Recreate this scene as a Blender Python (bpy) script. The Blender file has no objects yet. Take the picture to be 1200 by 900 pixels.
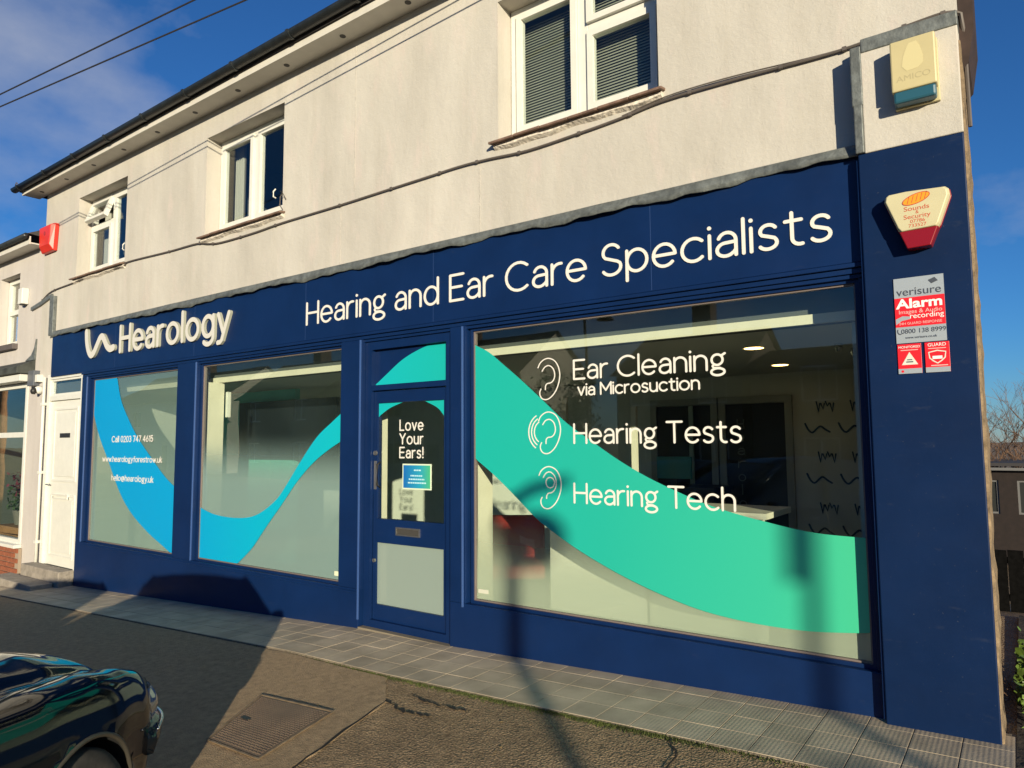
import bpy, bmesh, math, random
from mathutils import Vector, Matrix
random.seed(7)
R = math.radians
scene = bpy.context.scene
COL = scene.collection

# ------------------------------------------------------------------ camera
cam = bpy.data.objects.new('camera', bpy.data.cameras.new('camera'))
COL.objects.link(cam)
yaw, pitch, roll = R(-35.954), R(4.822), R(-0.394)
F = Vector((math.sin(yaw)*math.cos(pitch), math.cos(yaw)*math.cos(pitch), math.sin(pitch)))
Rt = Vector((math.cos(yaw), -math.sin(yaw), 0)); Up = Rt.cross(F)
R2 = math.cos(roll)*Rt + math.sin(roll)*Up; U2 = -math.sin(roll)*Rt + math.cos(roll)*Up
mw = Matrix((R2, U2, -F)).transposed().to_4x4(); mw.translation = Vector((0, -4.29, 1.4808))
cam.matrix_world = mw
cam.data.sensor_width = 36; cam.data.lens = 24.6; cam.data.clip_end = 3000; cam.data.clip_start = .05
scene.camera = cam

# ------------------------------------------------------------------ sky and sun
EL = R(10.3)
world = bpy.data.worlds.new('World'); scene.world = world; world.use_nodes = True
wn = world.node_tree.nodes; wl = world.node_tree.links
bg = wn['Background']
sky = wn.new('ShaderNodeTexSky'); sky.sky_type = 'NISHITA'; sky.sun_disc = False
sky.sun_elevation = EL; sky.sun_rotation = R(135); sky.air_density = 1.0; sky.dust_density = .0; sky.ozone_density = 7.5
tc = wn.new('ShaderNodeTexCoord'); mp = wn.new('ShaderNodeMapping'); mp.inputs['Scale'].default_value = (1, 1, 1.7); mp.inputs['Location'].default_value = (4.95, .7, .1)
nz = wn.new('ShaderNodeTexNoise'); nz.inputs['Scale'].default_value = 2.6; nz.inputs['Detail'].default_value = 7; nz.inputs['Roughness'].default_value = .55
cr = wn.new('ShaderNodeValToRGB'); cr.color_ramp.elements[0].position = .555; cr.color_ramp.elements[1].position = .95
mx = wn.new('ShaderNodeMix'); mx.data_type = 'RGBA'
wl.new(tc.outputs['Generated'], mp.inputs[0]); wl.new(mp.outputs[0], nz.inputs['Vector']); wl.new(nz.outputs[0], cr.inputs[0])
wl.new(cr.outputs[0], mx.inputs[0]); wl.new(sky.outputs[0], mx.inputs[6]); mx.inputs[7].default_value = (3.6, 3.8, 4.4, 1)
wl.new(mx.outputs[2], bg.inputs[0]); bg.inputs[1].default_value = .092
sun = bpy.data.objects.new('sun', bpy.data.lights.new('sun', 'SUN')); COL.objects.link(sun)
sun.data.energy = 5.0; sun.data.angle = R(.53); sun.data.color = (1, .87, .64)
SD = Vector((-1, 1, -math.sqrt(2)*math.tan(EL))).normalized()
sun.rotation_euler = SD.to_track_quat('-Z', 'Y').to_euler()
vs = scene.view_settings
vs.view_transform = 'Standard'; vs.look = 'None'; vs.exposure = .5; vs.gamma = 1; vs.use_curve_mapping = False

# ------------------------------------------------------------------ materials
MATS = {}
def mat(name, col, rough=.6, metal=0, var=0, vscale=4, bump=0, bscale=60, spec=.5, coat=0, col2=None, stretch=(1, 1, 1), detail=5):
    if name in MATS: return MATS[name]
    m = bpy.data.materials.new(name); m.use_nodes = True
    n = m.node_tree.nodes; l = m.node_tree.links; b = n['Principled BSDF']
    b.inputs['Base Color'].default_value = (*col, 1); b.inputs['Roughness'].default_value = rough
    b.inputs['Metallic'].default_value = metal; b.inputs['Specular IOR Level'].default_value = spec
    b.inputs['Coat Weight'].default_value = coat; b.inputs['Coat Roughness'].default_value = .03
    g = n.new('ShaderNodeNewGeometry'); mpn = n.new('ShaderNodeMapping'); mpn.inputs['Scale'].default_value = stretch
    l.new(g.outputs['Position'], mpn.inputs[0])
    if var or col2:
        t = n.new('ShaderNodeTexNoise'); t.inputs['Scale'].default_value = vscale; t.inputs['Detail'].default_value = detail
        t.inputs['Roughness'].default_value = .6
        l.new(mpn.outputs[0], t.inputs['Vector'])
        r = n.new('ShaderNodeValToRGB'); r.color_ramp.elements[0].position = .32; r.color_ramp.elements[1].position = .68
        c2 = col2 or tuple(min(1, c*(1+var)) for c in col)
        c1 = col if col2 else tuple(c*(1-var) for c in col)
        r.color_ramp.elements[0].color = (*c1, 1); r.color_ramp.elements[1].color = (*c2, 1)
        l.new(t.outputs[0], r.inputs[0]); l.new(r.outputs[0], b.inputs['Base Color'])
    if bump:
        t2 = n.new('ShaderNodeTexNoise'); t2.inputs['Scale'].default_value = bscale; t2.inputs['Detail'].default_value = 6
        l.new(mpn.outputs[0], t2.inputs['Vector'])
        bp = n.new('ShaderNodeBump'); bp.inputs['Strength'].default_value = bump; bp.inputs['Distance'].default_value = .02
        l.new(t2.outputs[0], bp.inputs['Height']); l.new(bp.outputs[0], b.inputs['Normal'])
    MATS[name] = m
    return m

def node_mat(name):
    m = bpy.data.materials.new(name); m.use_nodes = True; MATS[name] = m
    return m, m.node_tree.nodes, m.node_tree.links, m.node_tree.nodes['Principled BSDF']

def glass_mat(name, tint=(.93, .97, .94), ior=1.5):
    m, n, l, b = node_mat(name); out = n['Material Output']; n.remove(b)
    tr = n.new('ShaderNodeBsdfTransparent'); tr.inputs[0].default_value = (*tint, 1)
    gl = n.new('ShaderNodeBsdfGlossy'); gl.inputs['Roughness'].default_value = 0.0; gl.inputs['Color'].default_value = (1, 1, 1, 1)
    lw = n.new('ShaderNodeLayerWeight'); lw.inputs[0].default_value = .5
    pw = n.new('ShaderNodeMath'); pw.operation = 'POWER'; pw.inputs[1].default_value = 5; l.new(lw.outputs['Facing'], pw.inputs[0])
    fr = n.new('ShaderNodeMath'); fr.operation = 'MULTIPLY_ADD'; fr.inputs[1].default_value = .95; fr.inputs[2].default_value = .045; l.new(pw.outputs[0], fr.inputs[0])
    t = n.new('ShaderNodeTexNoise'); t.inputs['Scale'].default_value = 1.3; t.inputs['Detail'].default_value = 1
    g = n.new('ShaderNodeNewGeometry'); l.new(g.outputs['Position'], t.inputs['Vector'])
    bp = n.new('ShaderNodeBump'); bp.inputs['Strength'].default_value = .06; bp.inputs['Distance'].default_value = .02
    l.new(t.outputs[0], bp.inputs['Height']); l.new(bp.outputs[0], gl.inputs['Normal'])
    mix = n.new('ShaderNodeMixShader')
    l.new(fr.outputs[0], mix.inputs[0]); l.new(tr.outputs[0], mix.inputs[1]); l.new(gl.outputs[0], mix.inputs[2])
    l.new(mix.outputs[0], out.inputs[0])
    return m

def film_mat(name, z0, a0, z1, a1, col=(.53, .66, .66)):
    """etched privacy film printed as a vertical fade"""
    m, n, l, b = node_mat(name); out = n['Material Output']; n.remove(b)
    tr = n.new('ShaderNodeBsdfTransparent'); df = n.new('ShaderNodeBsdfDiffuse'); tl = n.new('ShaderNodeBsdfTranslucent')
    df.inputs[0].default_value = (*col, 1); tl.inputs[0].default_value = (*col, 1)
    g = n.new('ShaderNodeNewGeometry'); sp = n.new('ShaderNodeSeparateXYZ'); l.new(g.outputs['Position'], sp.inputs[0])
    mr = n.new('ShaderNodeMapRange'); mr.interpolation_type = 'SMOOTHSTEP'
    for i, v in zip((1, 2, 3, 4), (z0, z1, a0, a1)): mr.inputs[i].default_value = v
    l.new(sp.outputs[2], mr.inputs[0])
    m1 = n.new('ShaderNodeMixShader'); m1.inputs[0].default_value = .40
    l.new(df.outputs[0], m1.inputs[1]); l.new(tl.outputs[0], m1.inputs[2])
    m2 = n.new('ShaderNodeMixShader'); l.new(mr.outputs[0], m2.inputs[0]); l.new(tr.outputs[0], m2.inputs[1]); l.new(m1.outputs[0], m2.inputs[2])
    l.new(m2.outputs[0], out.inputs[0])
    return m

def ramp_mat(name, stops, rough=.45, axis=0, bumpy=True):
    """printed vinyl whose ink changes along the shopfront"""
    m, n, l, b = node_mat(name)
    g = n.new('ShaderNodeNewGeometry'); sp = n.new('ShaderNodeSeparateXYZ'); l.new(g.outputs['Position'], sp.inputs[0])
    x0, x1 = stops[0][0], stops[-1][0]
    mr = n.new('ShaderNodeMapRange'); mr.inputs[1].default_value = x0; mr.inputs[2].default_value = x1
    l.new(sp.outputs[axis], mr.inputs[0])
    r = n.new('ShaderNodeValToRGB'); e = r.color_ramp.elements
    while len(e) < len(stops): e.new(.5)
    for i, (x, c) in enumerate(stops): e[i].position = (x-x0)/(x1-x0); e[i].color = (*c, 1)
    l.new(mr.outputs[0], r.inputs[0]); l.new(r.outputs[0], b.inputs['Base Color']); b.inputs['Roughness'].default_value = rough
    return m

# painted render with faint patches and stains
def render_mat(name, c1, c2, c3):
    m, n, l, b = node_mat(name)
    g = n.new('ShaderNodeNewGeometry')
    t = n.new('ShaderNodeTexNoise'); t.inputs['Scale'].default_value = .9; t.inputs['Detail'].default_value = 8; t.inputs['Roughness'].default_value = .62
    mp = n.new('ShaderNodeMapping'); mp.inputs['Scale'].default_value = (1.6, 1, .55)
    l.new(g.outputs['Position'], mp.inputs[0]); l.new(mp.outputs[0], t.inputs['Vector'])
    r = n.new('ShaderNodeValToRGB'); r.color_ramp.elements[0].position = .3; r.color_ramp.elements[1].position = .7
    r.color_ramp.elements[0].color = (*c1, 1); r.color_ramp.elements[1].color = (*c2, 1)
    l.new(t.outputs[0], r.inputs[0])
    t3 = n.new('ShaderNodeTexNoise'); t3.inputs['Scale'].default_value = 3.1; t3.inputs['Detail'].default_value = 9; t3.inputs['Roughness'].default_value = .7
    l.new(mp.outputs[0], t3.inputs['Vector'])
    r3 = n.new('ShaderNodeValToRGB'); r3.color_ramp.elements[0].position = .54; r3.color_ramp.elements[1].position = .68
    r3.color_ramp.elements[0].color = (0, 0, 0, 1); r3.color_ramp.elements[1].color = (.45, .45, .45, 1)
    l.new(t3.outputs[0], r3.inputs[0])
    mx = n.new('ShaderNodeMix'); mx.data_type = 'RGBA'; mx.inputs[7].default_value = (*c3, 1)
    l.new(r3.outputs[0], mx.inputs[0]); l.new(r.outputs[0], mx.inputs[6])
    mp5 = n.new('ShaderNodeMapping'); mp5.inputs['Scale'].default_value = (6, 6, .35); l.new(g.outputs['Position'], mp5.inputs[0])
    t5 = n.new('ShaderNodeTexNoise'); t5.inputs['Scale'].default_value = 1.5; t5.inputs['Detail'].default_value = 9; t5.inputs['Roughness'].default_value = .7; l.new(mp5.outputs[0], t5.inputs['Vector'])
    r5 = n.new('ShaderNodeValToRGB'); r5.color_ramp.elements[0].position = .5; r5.color_ramp.elements[1].position = .78; r5.color_ramp.elements[0].color = (1, 1, 1, 1); r5.color_ramp.elements[1].color = (.93, .92, .90, 1); l.new(t5.outputs[0], r5.inputs[0])
    m5 = n.new('ShaderNodeMix'); m5.data_type = 'RGBA'; m5.blend_type = 'MULTIPLY'; m5.inputs[0].default_value = 1
    l.new(mx.outputs[2], m5.inputs[6]); l.new(r5.outputs[0], m5.inputs[7]); l.new(m5.outputs[2], b.inputs['Base Color'])
    b.inputs['Roughness'].default_value = .85; b.inputs['Specular IOR Level'].default_value = .2
    t2 = n.new('ShaderNodeTexNoise'); t2.inputs['Scale'].default_value = 26; t2.inputs['Detail'].default_value = 10; t2.inputs['Roughness'].default_value = .72
    l.new(g.outputs['Position'], t2.inputs['Vector'])
    t4 = n.new('ShaderNodeTexNoise'); t4.inputs['Scale'].default_value = 1.7; t4.inputs['Detail'].default_value = 3
    l.new(g.outputs['Position'], t4.inputs['Vector'])
    b1 = n.new('ShaderNodeBump'); b1.inputs['Strength'].default_value = .42; b1.inputs['Distance'].default_value = .012
    b2 = n.new('ShaderNodeBump'); b2.inputs['Strength'].default_value = .35; b2.inputs['Distance'].default_value = .06
    l.new(t4.outputs[0], b2.inputs['Height']); l.new(t2.outputs[0], b1.inputs['Height']); l.new(b2.outputs[0], b1.inputs['Normal'])
    l.new(b1.outputs[0], b.inputs['Normal'])
    return m

WALL = render_mat('painted_render', (.425, .405, .36), (.535, .513, .46), (.57, .485, .445))
NWALL = render_mat('neighbour_render', (.46, .43, .405), (.53, .50, .465), (.43, .40, .38))
UPVC = mat('white_upvc', (.66, .66, .60), .35, var=.04, vscale=9)
def navy_mat(name, base, rough, spec, dust):
    m, n, l, b = node_mat(name); g = n.new('ShaderNodeNewGeometry')
    def nz(sc, det, st):
        mp = n.new('ShaderNodeMapping'); mp.inputs['Scale'].default_value = st; l.new(g.outputs['Position'], mp.inputs[0])
        t = n.new('ShaderNodeTexNoise'); t.inputs['Scale'].default_value = sc; t.inputs['Detail'].default_value = det; t.inputs['Roughness'].default_value = .65; l.new(mp.outputs[0], t.inputs['Vector']); return t
    def rp(src, p0, c0, p1, c1):
        r = n.new('ShaderNodeValToRGB'); r.color_ramp.elements[0].position = p0; r.color_ramp.elements[1].position = p1
        r.color_ramp.elements[0].color = (*c0, 1); r.color_ramp.elements[1].color = (*c1, 1); l.new(src.outputs[0], r.inputs[0]); return r
    big = rp(nz(1.7, 6, (1, 1, 1)), .3, tuple(c*.84 for c in base), .7, tuple(c*1.14 for c in base))
    scuff = rp(nz(9, 10, (.8, 1, 2.6)), .62, (0, 0, 0), .80, (dust, dust, dust))
    speck = rp(nz(90, 2, (1, 1, 1)), .735, (0, 0, 0), .76, (dust*1.6,)*3)
    m1 = n.new('ShaderNodeMix'); m1.data_type = 'RGBA'; m1.inputs[7].default_value = (.075, .085, .10, 1); l.new(scuff.outputs[0], m1.inputs[0]); l.new(big.outputs[0], m1.inputs[6])
    m2 = n.new('ShaderNodeMix'); m2.data_type = 'RGBA'; m2.inputs[7].default_value = (.16, .16, .15, 1); l.new(speck.outputs[0], m2.inputs[0]); l.new(m1.outputs[2], m2.inputs[6])
    l.new(m2.outputs[2], b.inputs['Base Color'])
    rr_ = n.new('ShaderNodeMapRange'); rr_.inputs[3].default_value = rough-.12; rr_.inputs[4].default_value = rough+.14; l.new(nz(3.1, 6, (1, 1, 2)).outputs[0], rr_.inputs[0]); l.new(rr_.outputs[0], b.inputs['Roughness'])
    b.inputs['Specular IOR Level'].default_value = spec
    bp = n.new('ShaderNodeBump'); bp.inputs['Strength'].default_value = .10; bp.inputs['Distance'].default_value = .012; l.new(nz(6, 7, (1, 1, .6)).outputs[0], bp.inputs['Height']); l.new(bp.outputs[0], b.inputs['Normal'])
    return m
BLUE = navy_mat('navy_gloss_paint', (.0038, .0185, .076), .38, .22, .14)
BLUEP = navy_mat('navy_pier_paint', (.003, .0155, .060), .48, .14, .18)
LEAD = mat('lead_flashing', (.14, .155, .15), .55, metal=.25, var=.3, vscale=16, bump=.4, bscale=22)
GUTTER = mat('black_gutter_plastic', (.018, .022, .024), .4, var=.3, vscale=8)
SOFFIT = mat('white_soffit', (.58, .56, .50), .5, var=.06, vscale=6)
SILL = mat('brown_sill_tile', (.17, .105, .075), .7, var=.3, vscale=12, bump=.3, bscale=40)
MORTAR = mat('sill_mortar', (.62, .57, .49), .9, var=.25, vscale=18, bump=.8, bscale=30)
WHITE = mat('white_letter', (.70, .68, .62), .4)
LETTER = mat('white_built_up_letter', (.60, .585, .53), .45)
RETURN = mat('letter_return', (.36, .37, .30), .5)
CABLE = mat('grey_cable', (.10, .085, .075), .6, var=.2)
PLASTER = mat('cream_plaster', (.74, .69, .56), .8, var=.05)
ROOMW = mat('room_wall_paint', (.62, .63, .57), .8, var=.05)
ROOMC = mat('room_ceiling_paint', (.60, .60, .54), .8)
ROOMF = mat('room_carpet', (.06, .065, .06), .9)
DARK = mat('dark_panel', (.018, .02, .018), .4)
TILE = None
GLASS = glass_mat('shop_glass')
UGLASS = glass_mat('upper_glass', (.92, .95, .94))
VINYL = ramp_mat('wave_vinyl_ink', [(-10.3, (0.0000, 0.2700, 0.5760)), (-7.9, (0.0000, 0.3000, 0.5920)), (-6.3, (0.0000, 0.3750, 0.5440)), (-5.0, (0.0030, 0.4200, 0.4800)), (-3.6, (0.0072, 0.3900, 0.3360)), (-2.4, (0.0132, 0.3900, 0.3040)), (-1.3, (0.0270, 0.4350, 0.2880)), (-.6, (0.0480, 0.4800, 0.2560))])
CHROME = mat('chrome', (.62, .62, .60), .18, metal=1)
STEEL = mat('brushed_steel', (.45, .44, .41), .35, metal=.9, var=.1, vscale=30)
BLACKP = mat('black_plastic', (.02, .02, .02), .5)
RED = mat('red_plastic', (.62, .035, .022), .4, var=.08)

# ------------------------------------------------------------------ mesh helpers
class MB:
    def __init__(self): self.v = []; self.f = []; self.mi = []; self.cur = 0
    def add(self, vs, fs):
        o = len(self.v); self.v += [tuple(p) for p in vs]
        for f in fs: self.f.append(tuple(i+o for i in f)); self.mi.append(self.cur)
        return self
    def box(self, x0, x1, y0, y1, z0, z1):
        if x0 > x1: x0, x1 = x1, x0
        if y0 > y1: y0, y1 = y1, y0
        if z0 > z1: z0, z1 = z1, z0
        return self.add([(x0,y0,z0),(x1,y0,z0),(x1,y1,z0),(x0,y1,z0),(x0,y0,z1),(x1,y0,z1),(x1,y1,z1),(x0,y1,z1)],
                        [(0,3,2,1),(4,5,6,7),(0,1,5,4),(1,2,6,5),(2,3,7,6),(3,0,4,7)])
    def prism(self, poly, y0, y1):
        """poly in x,z counter-clockwise seen from -y; y0 front, y1 back"""
        n = len(poly); a = sum(poly[i][0]*poly[(i+1) % n][1]-poly[(i+1) % n][0]*poly[i][1] for i in range(n))
        if a < 0: poly = poly[::-1]
        vs = [(x, y0, z) for x, z in poly] + [(x, y1, z) for x, z in poly]
        fs = [tuple(range(n)), tuple(range(2*n-1, n-1, -1))] + [((i+1) % n, i, n+i, n+(i+1) % n) for i in range(n)]
        return self.add(vs, fs)
    def tube(self, pts, r, n=8, cap=True, rr=None):
        pts = [Vector(p) for p in pts]; rings = []
        for i, p in enumerate(pts):
            t = (pts[min(i+1, len(pts)-1)] - pts[max(i-1, 0)]).normalized()
            a = t.cross(Vector((0, 0, 1)))
            if a.length < 1e-3: a = t.cross(Vector((0, 1, 0)))
            a.normalize(); b = t.cross(a); q = rr[i] if rr else r
            rings.append([p + a*q*math.cos(2*math.pi*k/n) + b*q*math.sin(2*math.pi*k/n) for k in range(n)])
        vs = [p for g in rings for p in g]; fs = []
        for i in range(len(pts)-1):
            for k in range(n): fs.append((i*n+k, i*n+(k+1) % n, (i+1)*n+(k+1) % n, (i+1)*n+k))
        if cap: fs += [tuple(range(n))[::-1], tuple(range((len(pts)-1)*n, len(pts)*n))]
        return self.add(vs, fs)
    def lathe(self, prof, c, axis='y', n=32):
        """prof list of (radius, along)"""
        vs = []; fs = []; c = Vector(c)
        for r, h in prof:
            for k in range(n):
                a = 2*math.pi*k/n; u, w = r*math.cos(a), r*math.sin(a)
                vs.append(c + (Vector((u, h, w)) if axis == 'y' else Vector((u, w, h)) if axis == 'z' else Vector((h, u, w))))
        for i in range(len(prof)-1):
            for k in range(n): fs.append((i*n+k, i*n+(k+1) % n, (i+1)*n+(k+1) % n, (i+1)*n+k))
        fs += [tuple(range(n)), tuple(range((len(prof)-1)*n, len(prof)*n))[::-1]]
        return self.add(vs, fs)
    def stroke(self, pts, w, y0, y1):
        """flat pen stroke with round ends in the x,z plane"""
        P = [Vector((p[0], p[1])) for p in pts]
        if len(P) == 1 or (len(P) == 2 and (P[0]-P[1]).length < 1e-5):
            return self.prism([(P[0].x+w*.6*math.cos(a*math.pi/8), P[0].y+w*.6*math.sin(a*math.pi/8)) for a in range(16)], y0, y1)
        closed = (P[0]-P[-1]).length < 1e-6
        Lf, Rg = [], []
        n = len(P)
        for i in range(n):
            if closed: t = (P[(i+1) % (n-1)] - P[(i-1) % (n-1)])
            else: t = P[min(i+1, n-1)] - P[max(i-1, 0)]
            t.normalize(); q = Vector((-t.y, t.x))*w/2
            Lf.append(P[i]+q); Rg.append(P[i]-q)
        if closed:
            vs = []; fs = []; m = n-1
            for i in range(m): vs += [(Lf[i].x, y0, Lf[i].y), (Rg[i].x, y0, Rg[i].y), (Lf[i].x, y1, Lf[i].y), (Rg[i].x, y1, Rg[i].y)]
            for i in range(m):
                a, b = 4*i, 4*((i+1) % m)
                fs += [(a, a+1, b+1, b), (a+2, a, b, b+2), (a+1, a+3, b+3, b+1)]
            return self.add(vs, fs)
        def cap(c, t):
            a0 = math.atan2(t.y, t.x)
            return [Vector((c.x+w/2*math.cos(a0+k*math.pi/6), c.y+w/2*math.sin(a0+k*math.pi/6))) for k in range(-2, 3)]
        t1 = (P[-1]-P[-2]).normalized(); t0 = (P[0]-P[1]).normalized()
        # body strips and two caps as separate faces: safe for concave paths
        vs = []; fs = []
        for i in range(n): vs += [(Lf[i].x, y0, Lf[i].y), (Rg[i].x, y0, Rg[i].y), (Lf[i].x, y1, Lf[i].y), (Rg[i].x, y1, Rg[i].y)]
        for i in range(n-1):
            a, b = 4*i, 4*(i+1)
            fs += [(a, a+1, b+1, b), (a+2, a, b, b+2), (a+1, a+3, b+3, b+1)]
        for (c, t, i, flip) in ((P[-1], t1, n-1, 0), (P[0], t0, 0, 1)):
            arc = cap(c, t); o = len(vs)
            vs += [(p.x, y0, p.y) for p in arc] + [(p.x, y1, p.y) for p in arc]
            A, B = (4*i+1, 4*i) if not flip else (4*i, 4*i+1)
            fs.append((A,) + tuple(range(o, o+5)) + (B,))
            ring = [(A, A+2)] + [(o+k, o+5+k) for k in range(5)] + [(B, B+2)]
            for k in range(6): fs.append((ring[k][0], ring[k][1], ring[k+1][1], ring[k+1][0]))
        return self.add(vs, fs)
    def build(self, name, m, parent=None, smooth=False, bevel=0, weld=False, sides=False):
        me = bpy.data.meshes.new(name); me.from_pydata(self.v, [], self.f)
        ms = m if isinstance(m, (list, tuple)) else [m]
        for q in ms: me.materials.append(q)
        if len(ms) > 1: me.polygons.foreach_set('material_index', self.mi)
        bm = bmesh.new(); bm.from_mesh(me)
        if weld: bmesh.ops.remove_doubles(bm, verts=bm.verts, dist=1e-5)
        bmesh.ops.recalc_face_normals(bm, faces=bm.faces)
        if sides:
            for f in bm.faces: f.material_index = 0 if abs(f.normal.y) > .5 else 1
        bm.to_mesh(me); bm.free()
        if smooth: me.polygons.foreach_set('use_smooth', [True]*len(me.polygons))
        o = bpy.data.objects.new(name, me); COL.objects.link(o)
        if parent: o.parent = parent
        if bevel:
            b = o.modifiers.new('bevel', 'BEVEL'); b.width = bevel; b.segments = 2; b.limit_method = 'ANGLE'; b.angle_limit = R(40)
        return o

def tag(o, label=None, cat=None, group=None, kind=None):
    if label: o['label'] = label
    if cat: o['category'] = cat
    if group: o['group'] = group
    if kind: o['kind'] = kind
    return o
def empty(name, loc=(0, 0, 0), rz=0):
    e = bpy.data.objects.new(name, None); COL.objects.link(e); e.location = loc; e.rotation_euler = (0, 0, rz); e.empty_display_size = .1
    return e
def copy_tree(o, parent=None):
    c = o.copy(); COL.objects.link(c); c.parent = parent
    for ch in list(o.children): copy_tree(ch, c)
    return c
def box(name, m, parent, *a, bevel=0): return MB().box(*a).build(name, m, parent, bevel=bevel)

def wall_mesh(mb, xs0, xs1, z0, z1, holes, y0, y1):
    """slab y0..y1 in the x,z plane with rectangular holes and their reveals"""
    X = sorted({xs0, xs1, *[h[0] for h in holes], *[h[1] for h in holes]}); Z = sorted({z0, z1, *[h[2] for h in holes], *[h[3] for h in holes]})
    solid = lambda i, j: 0 <= i < len(X)-1 and 0 <= j < len(Z)-1 and not any(h[0] <= (X[i]+X[i+1])/2 <= h[1] and h[2] <= (Z[j]+Z[j+1])/2 <= h[3] for h in holes)
    for i in range(len(X)-1):
        for j in range(len(Z)-1):
            if not solid(i, j): continue
            a, b, c, d = X[i], X[i+1], Z[j], Z[j+1]
            mb.add([(a,y0,c),(b,y0,c),(b,y0,d),(a,y0,d)], [(0,1,2,3)]); mb.add([(a,y1,c),(b,y1,c),(b,y1,d),(a,y1,d)], [(3,2,1,0)])
            if not solid(i-1, j): mb.add([(a,y0,c),(a,y1,c),(a,y1,d),(a,y0,d)], [(3,2,1,0)])
            if not solid(i+1, j): mb.add([(b,y0,c),(b,y1,c),(b,y1,d),(b,y0,d)], [(0,1,2,3)])
            if not solid(i, j-1): mb.add([(a,y0,c),(b,y0,c),(b,y1,c),(a,y1,c)], [(3,2,1,0)])
            if not solid(i, j+1): mb.add([(a,y0,d),(b,y0,d),(b,y1,d),(a,y1,d)], [(0,1,2,3)])
    return mb
def frame_mesh(x0, x1, z0, z1, w, y0, y1):
    return wall_mesh(MB(), x0, x1, z0, z1, [(x0+w, x1-w, z0+w, z1-w)], y0, y1)

GXp = [-150, -22, -10.18, -4.72, -3.68, -.736, -.143, 6, 150]
GZp = [-.95, -.92, -.38, -.124, -.107, 0, .015, .10, .10]
def gzx(x):
    for i in range(len(GXp)-1):
        if x <= GXp[i+1]: return GZp[i] + (GZp[i+1]-GZp[i])*(x-GXp[i])/(GXp[i+1]-GXp[i])
    return GZp[-1]
def gzy(y):
    if y > 3: return -min(2.6, (y-3)*.18)
    if y > -.78: return 0
    return -min(.12, (-.78-y)*.035)
def gz(x, y=0): return gzx(x)+gzy(y)

# ------------------------------------------------------------------ ground
def asphalt_mat():
    m, n, l, b = node_mat('worn_asphalt')
    g = n.new('ShaderNodeNewGeometry')
    def noise(s, d=6, r=.6, vec=None):
        t = n.new('ShaderNodeTexNoise'); t.inputs['Scale'].default_value = s; t.inputs['Detail'].default_value = d; t.inputs['Roughness'].default_value = r
        l.new(vec or g.outputs['Position'], t.inputs['Vector']); return t
    a = noise(.55, 4); f = noise(95, 3, .7); mid = noise(7, 6, .65)
    r = n.new('ShaderNodeValToRGB'); r.color_ramp.elements[0].position = .3; r.color_ramp.elements[1].position = .72
    r.color_ramp.elements[0].color = (.225, .162, .10, 1); r.color_ramp.elements[1].color = (.39, .28, .165, 1); l.new(a.outputs[0], r.inputs[0])
    r2 = n.new('ShaderNodeValToRGB'); r2.color_ramp.elements[0].position = .35; r2.color_ramp.elements[1].position = .7
    r2.color_ramp.elements[0].color = (.42, .42, .42, 1); r2.color_ramp.elements[1].color = (1.6, 1.57, 1.5, 1); l.new(f.outputs[0], r2.inputs[0])
    r3 = n.new('ShaderNodeValToRGB'); r3.color_ramp.elements[0].position = .3; r3.color_ramp.elements[1].position = .7
    r3.color_ramp.elements[0].color = (.75, .75, .75, 1); r3.color_ramp.elements[1].color = (1.15, 1.15, 1.15, 1); l.new(mid.outputs[0], r3.inputs[0])
    m1 = n.new('ShaderNodeMix'); m1.data_type = 'RGBA'; m1.blend_type = 'MULTIPLY'; m1.inputs[0].default_value = 1
    m2 = n.new('ShaderNodeMix'); m2.data_type = 'RGBA'; m2.blend_type = 'MULTIPLY'; m2.inputs[0].default_value = 1
    l.new(r.outputs[0], m1.inputs[6]); l.new(r2.outputs[0], m1.inputs[7]); l.new(m1.outputs[2], m2.inputs[6]); l.new(r3.outputs[0], m2.inputs[7])
    l.new(m2.outputs[2], b.inputs['Base Color']); b.inputs['Roughness'].default_value = .9; b.inputs['Specular IOR Level'].default_value = .25
    v = n.new('ShaderNodeTexVoronoi'); v.inputs['Scale'].default_value = 75; l.new(g.outputs['Position'], v.inputs['Vector'])
    b1 = n.new('ShaderNodeBump'); b1.inputs['Strength'].default_value = .8; b1.inputs['Distance'].default_value = .010; l.new(v.outputs[0], b1.inputs['Height'])
    b2 = n.new('ShaderNodeBump'); b2.inputs['Strength'].default_value = .5; b2.inputs['Distance'].default_value = .03; l.new(mid.outputs[0], b2.inputs['Height'])
    l.new(b2.outputs[0], b1.inputs['Normal']); l.new(b1.outputs[0], b.inputs['Normal'])
    return m
ASPHALT = asphalt_mat()
mb = MB()
gx = [-1500, -400] + GXp[:1] + [-60, -40, -30] + GXp[1:-1] + [12, 30, 60, 150, 400, 1500]; gx = sorted(set(gx))
gy = [-1500, -400, -150, -60, -30, -15, -8, -4.21, -3, -2, -1.2, -.78, 3, 8, 12, 17.44, 30, 60, 150, 400, 1500]
for y in gy:
    for x in gx: mb.v.append((x, y, gz(max(-150, min(150, x)), y)-.012))
nx = len(gx)
for j in range(len(gy)-1):
    for i in range(nx-1): mb.f.append((j*nx+i, j*nx+i+1, (j+1)*nx+i+1, (j+1)*nx+i)); mb.mi.append(0)
tag(mb.build('ground', ASPHALT), 'worn brown grey asphalt forecourt in front of the shop', kind='structure')

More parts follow.
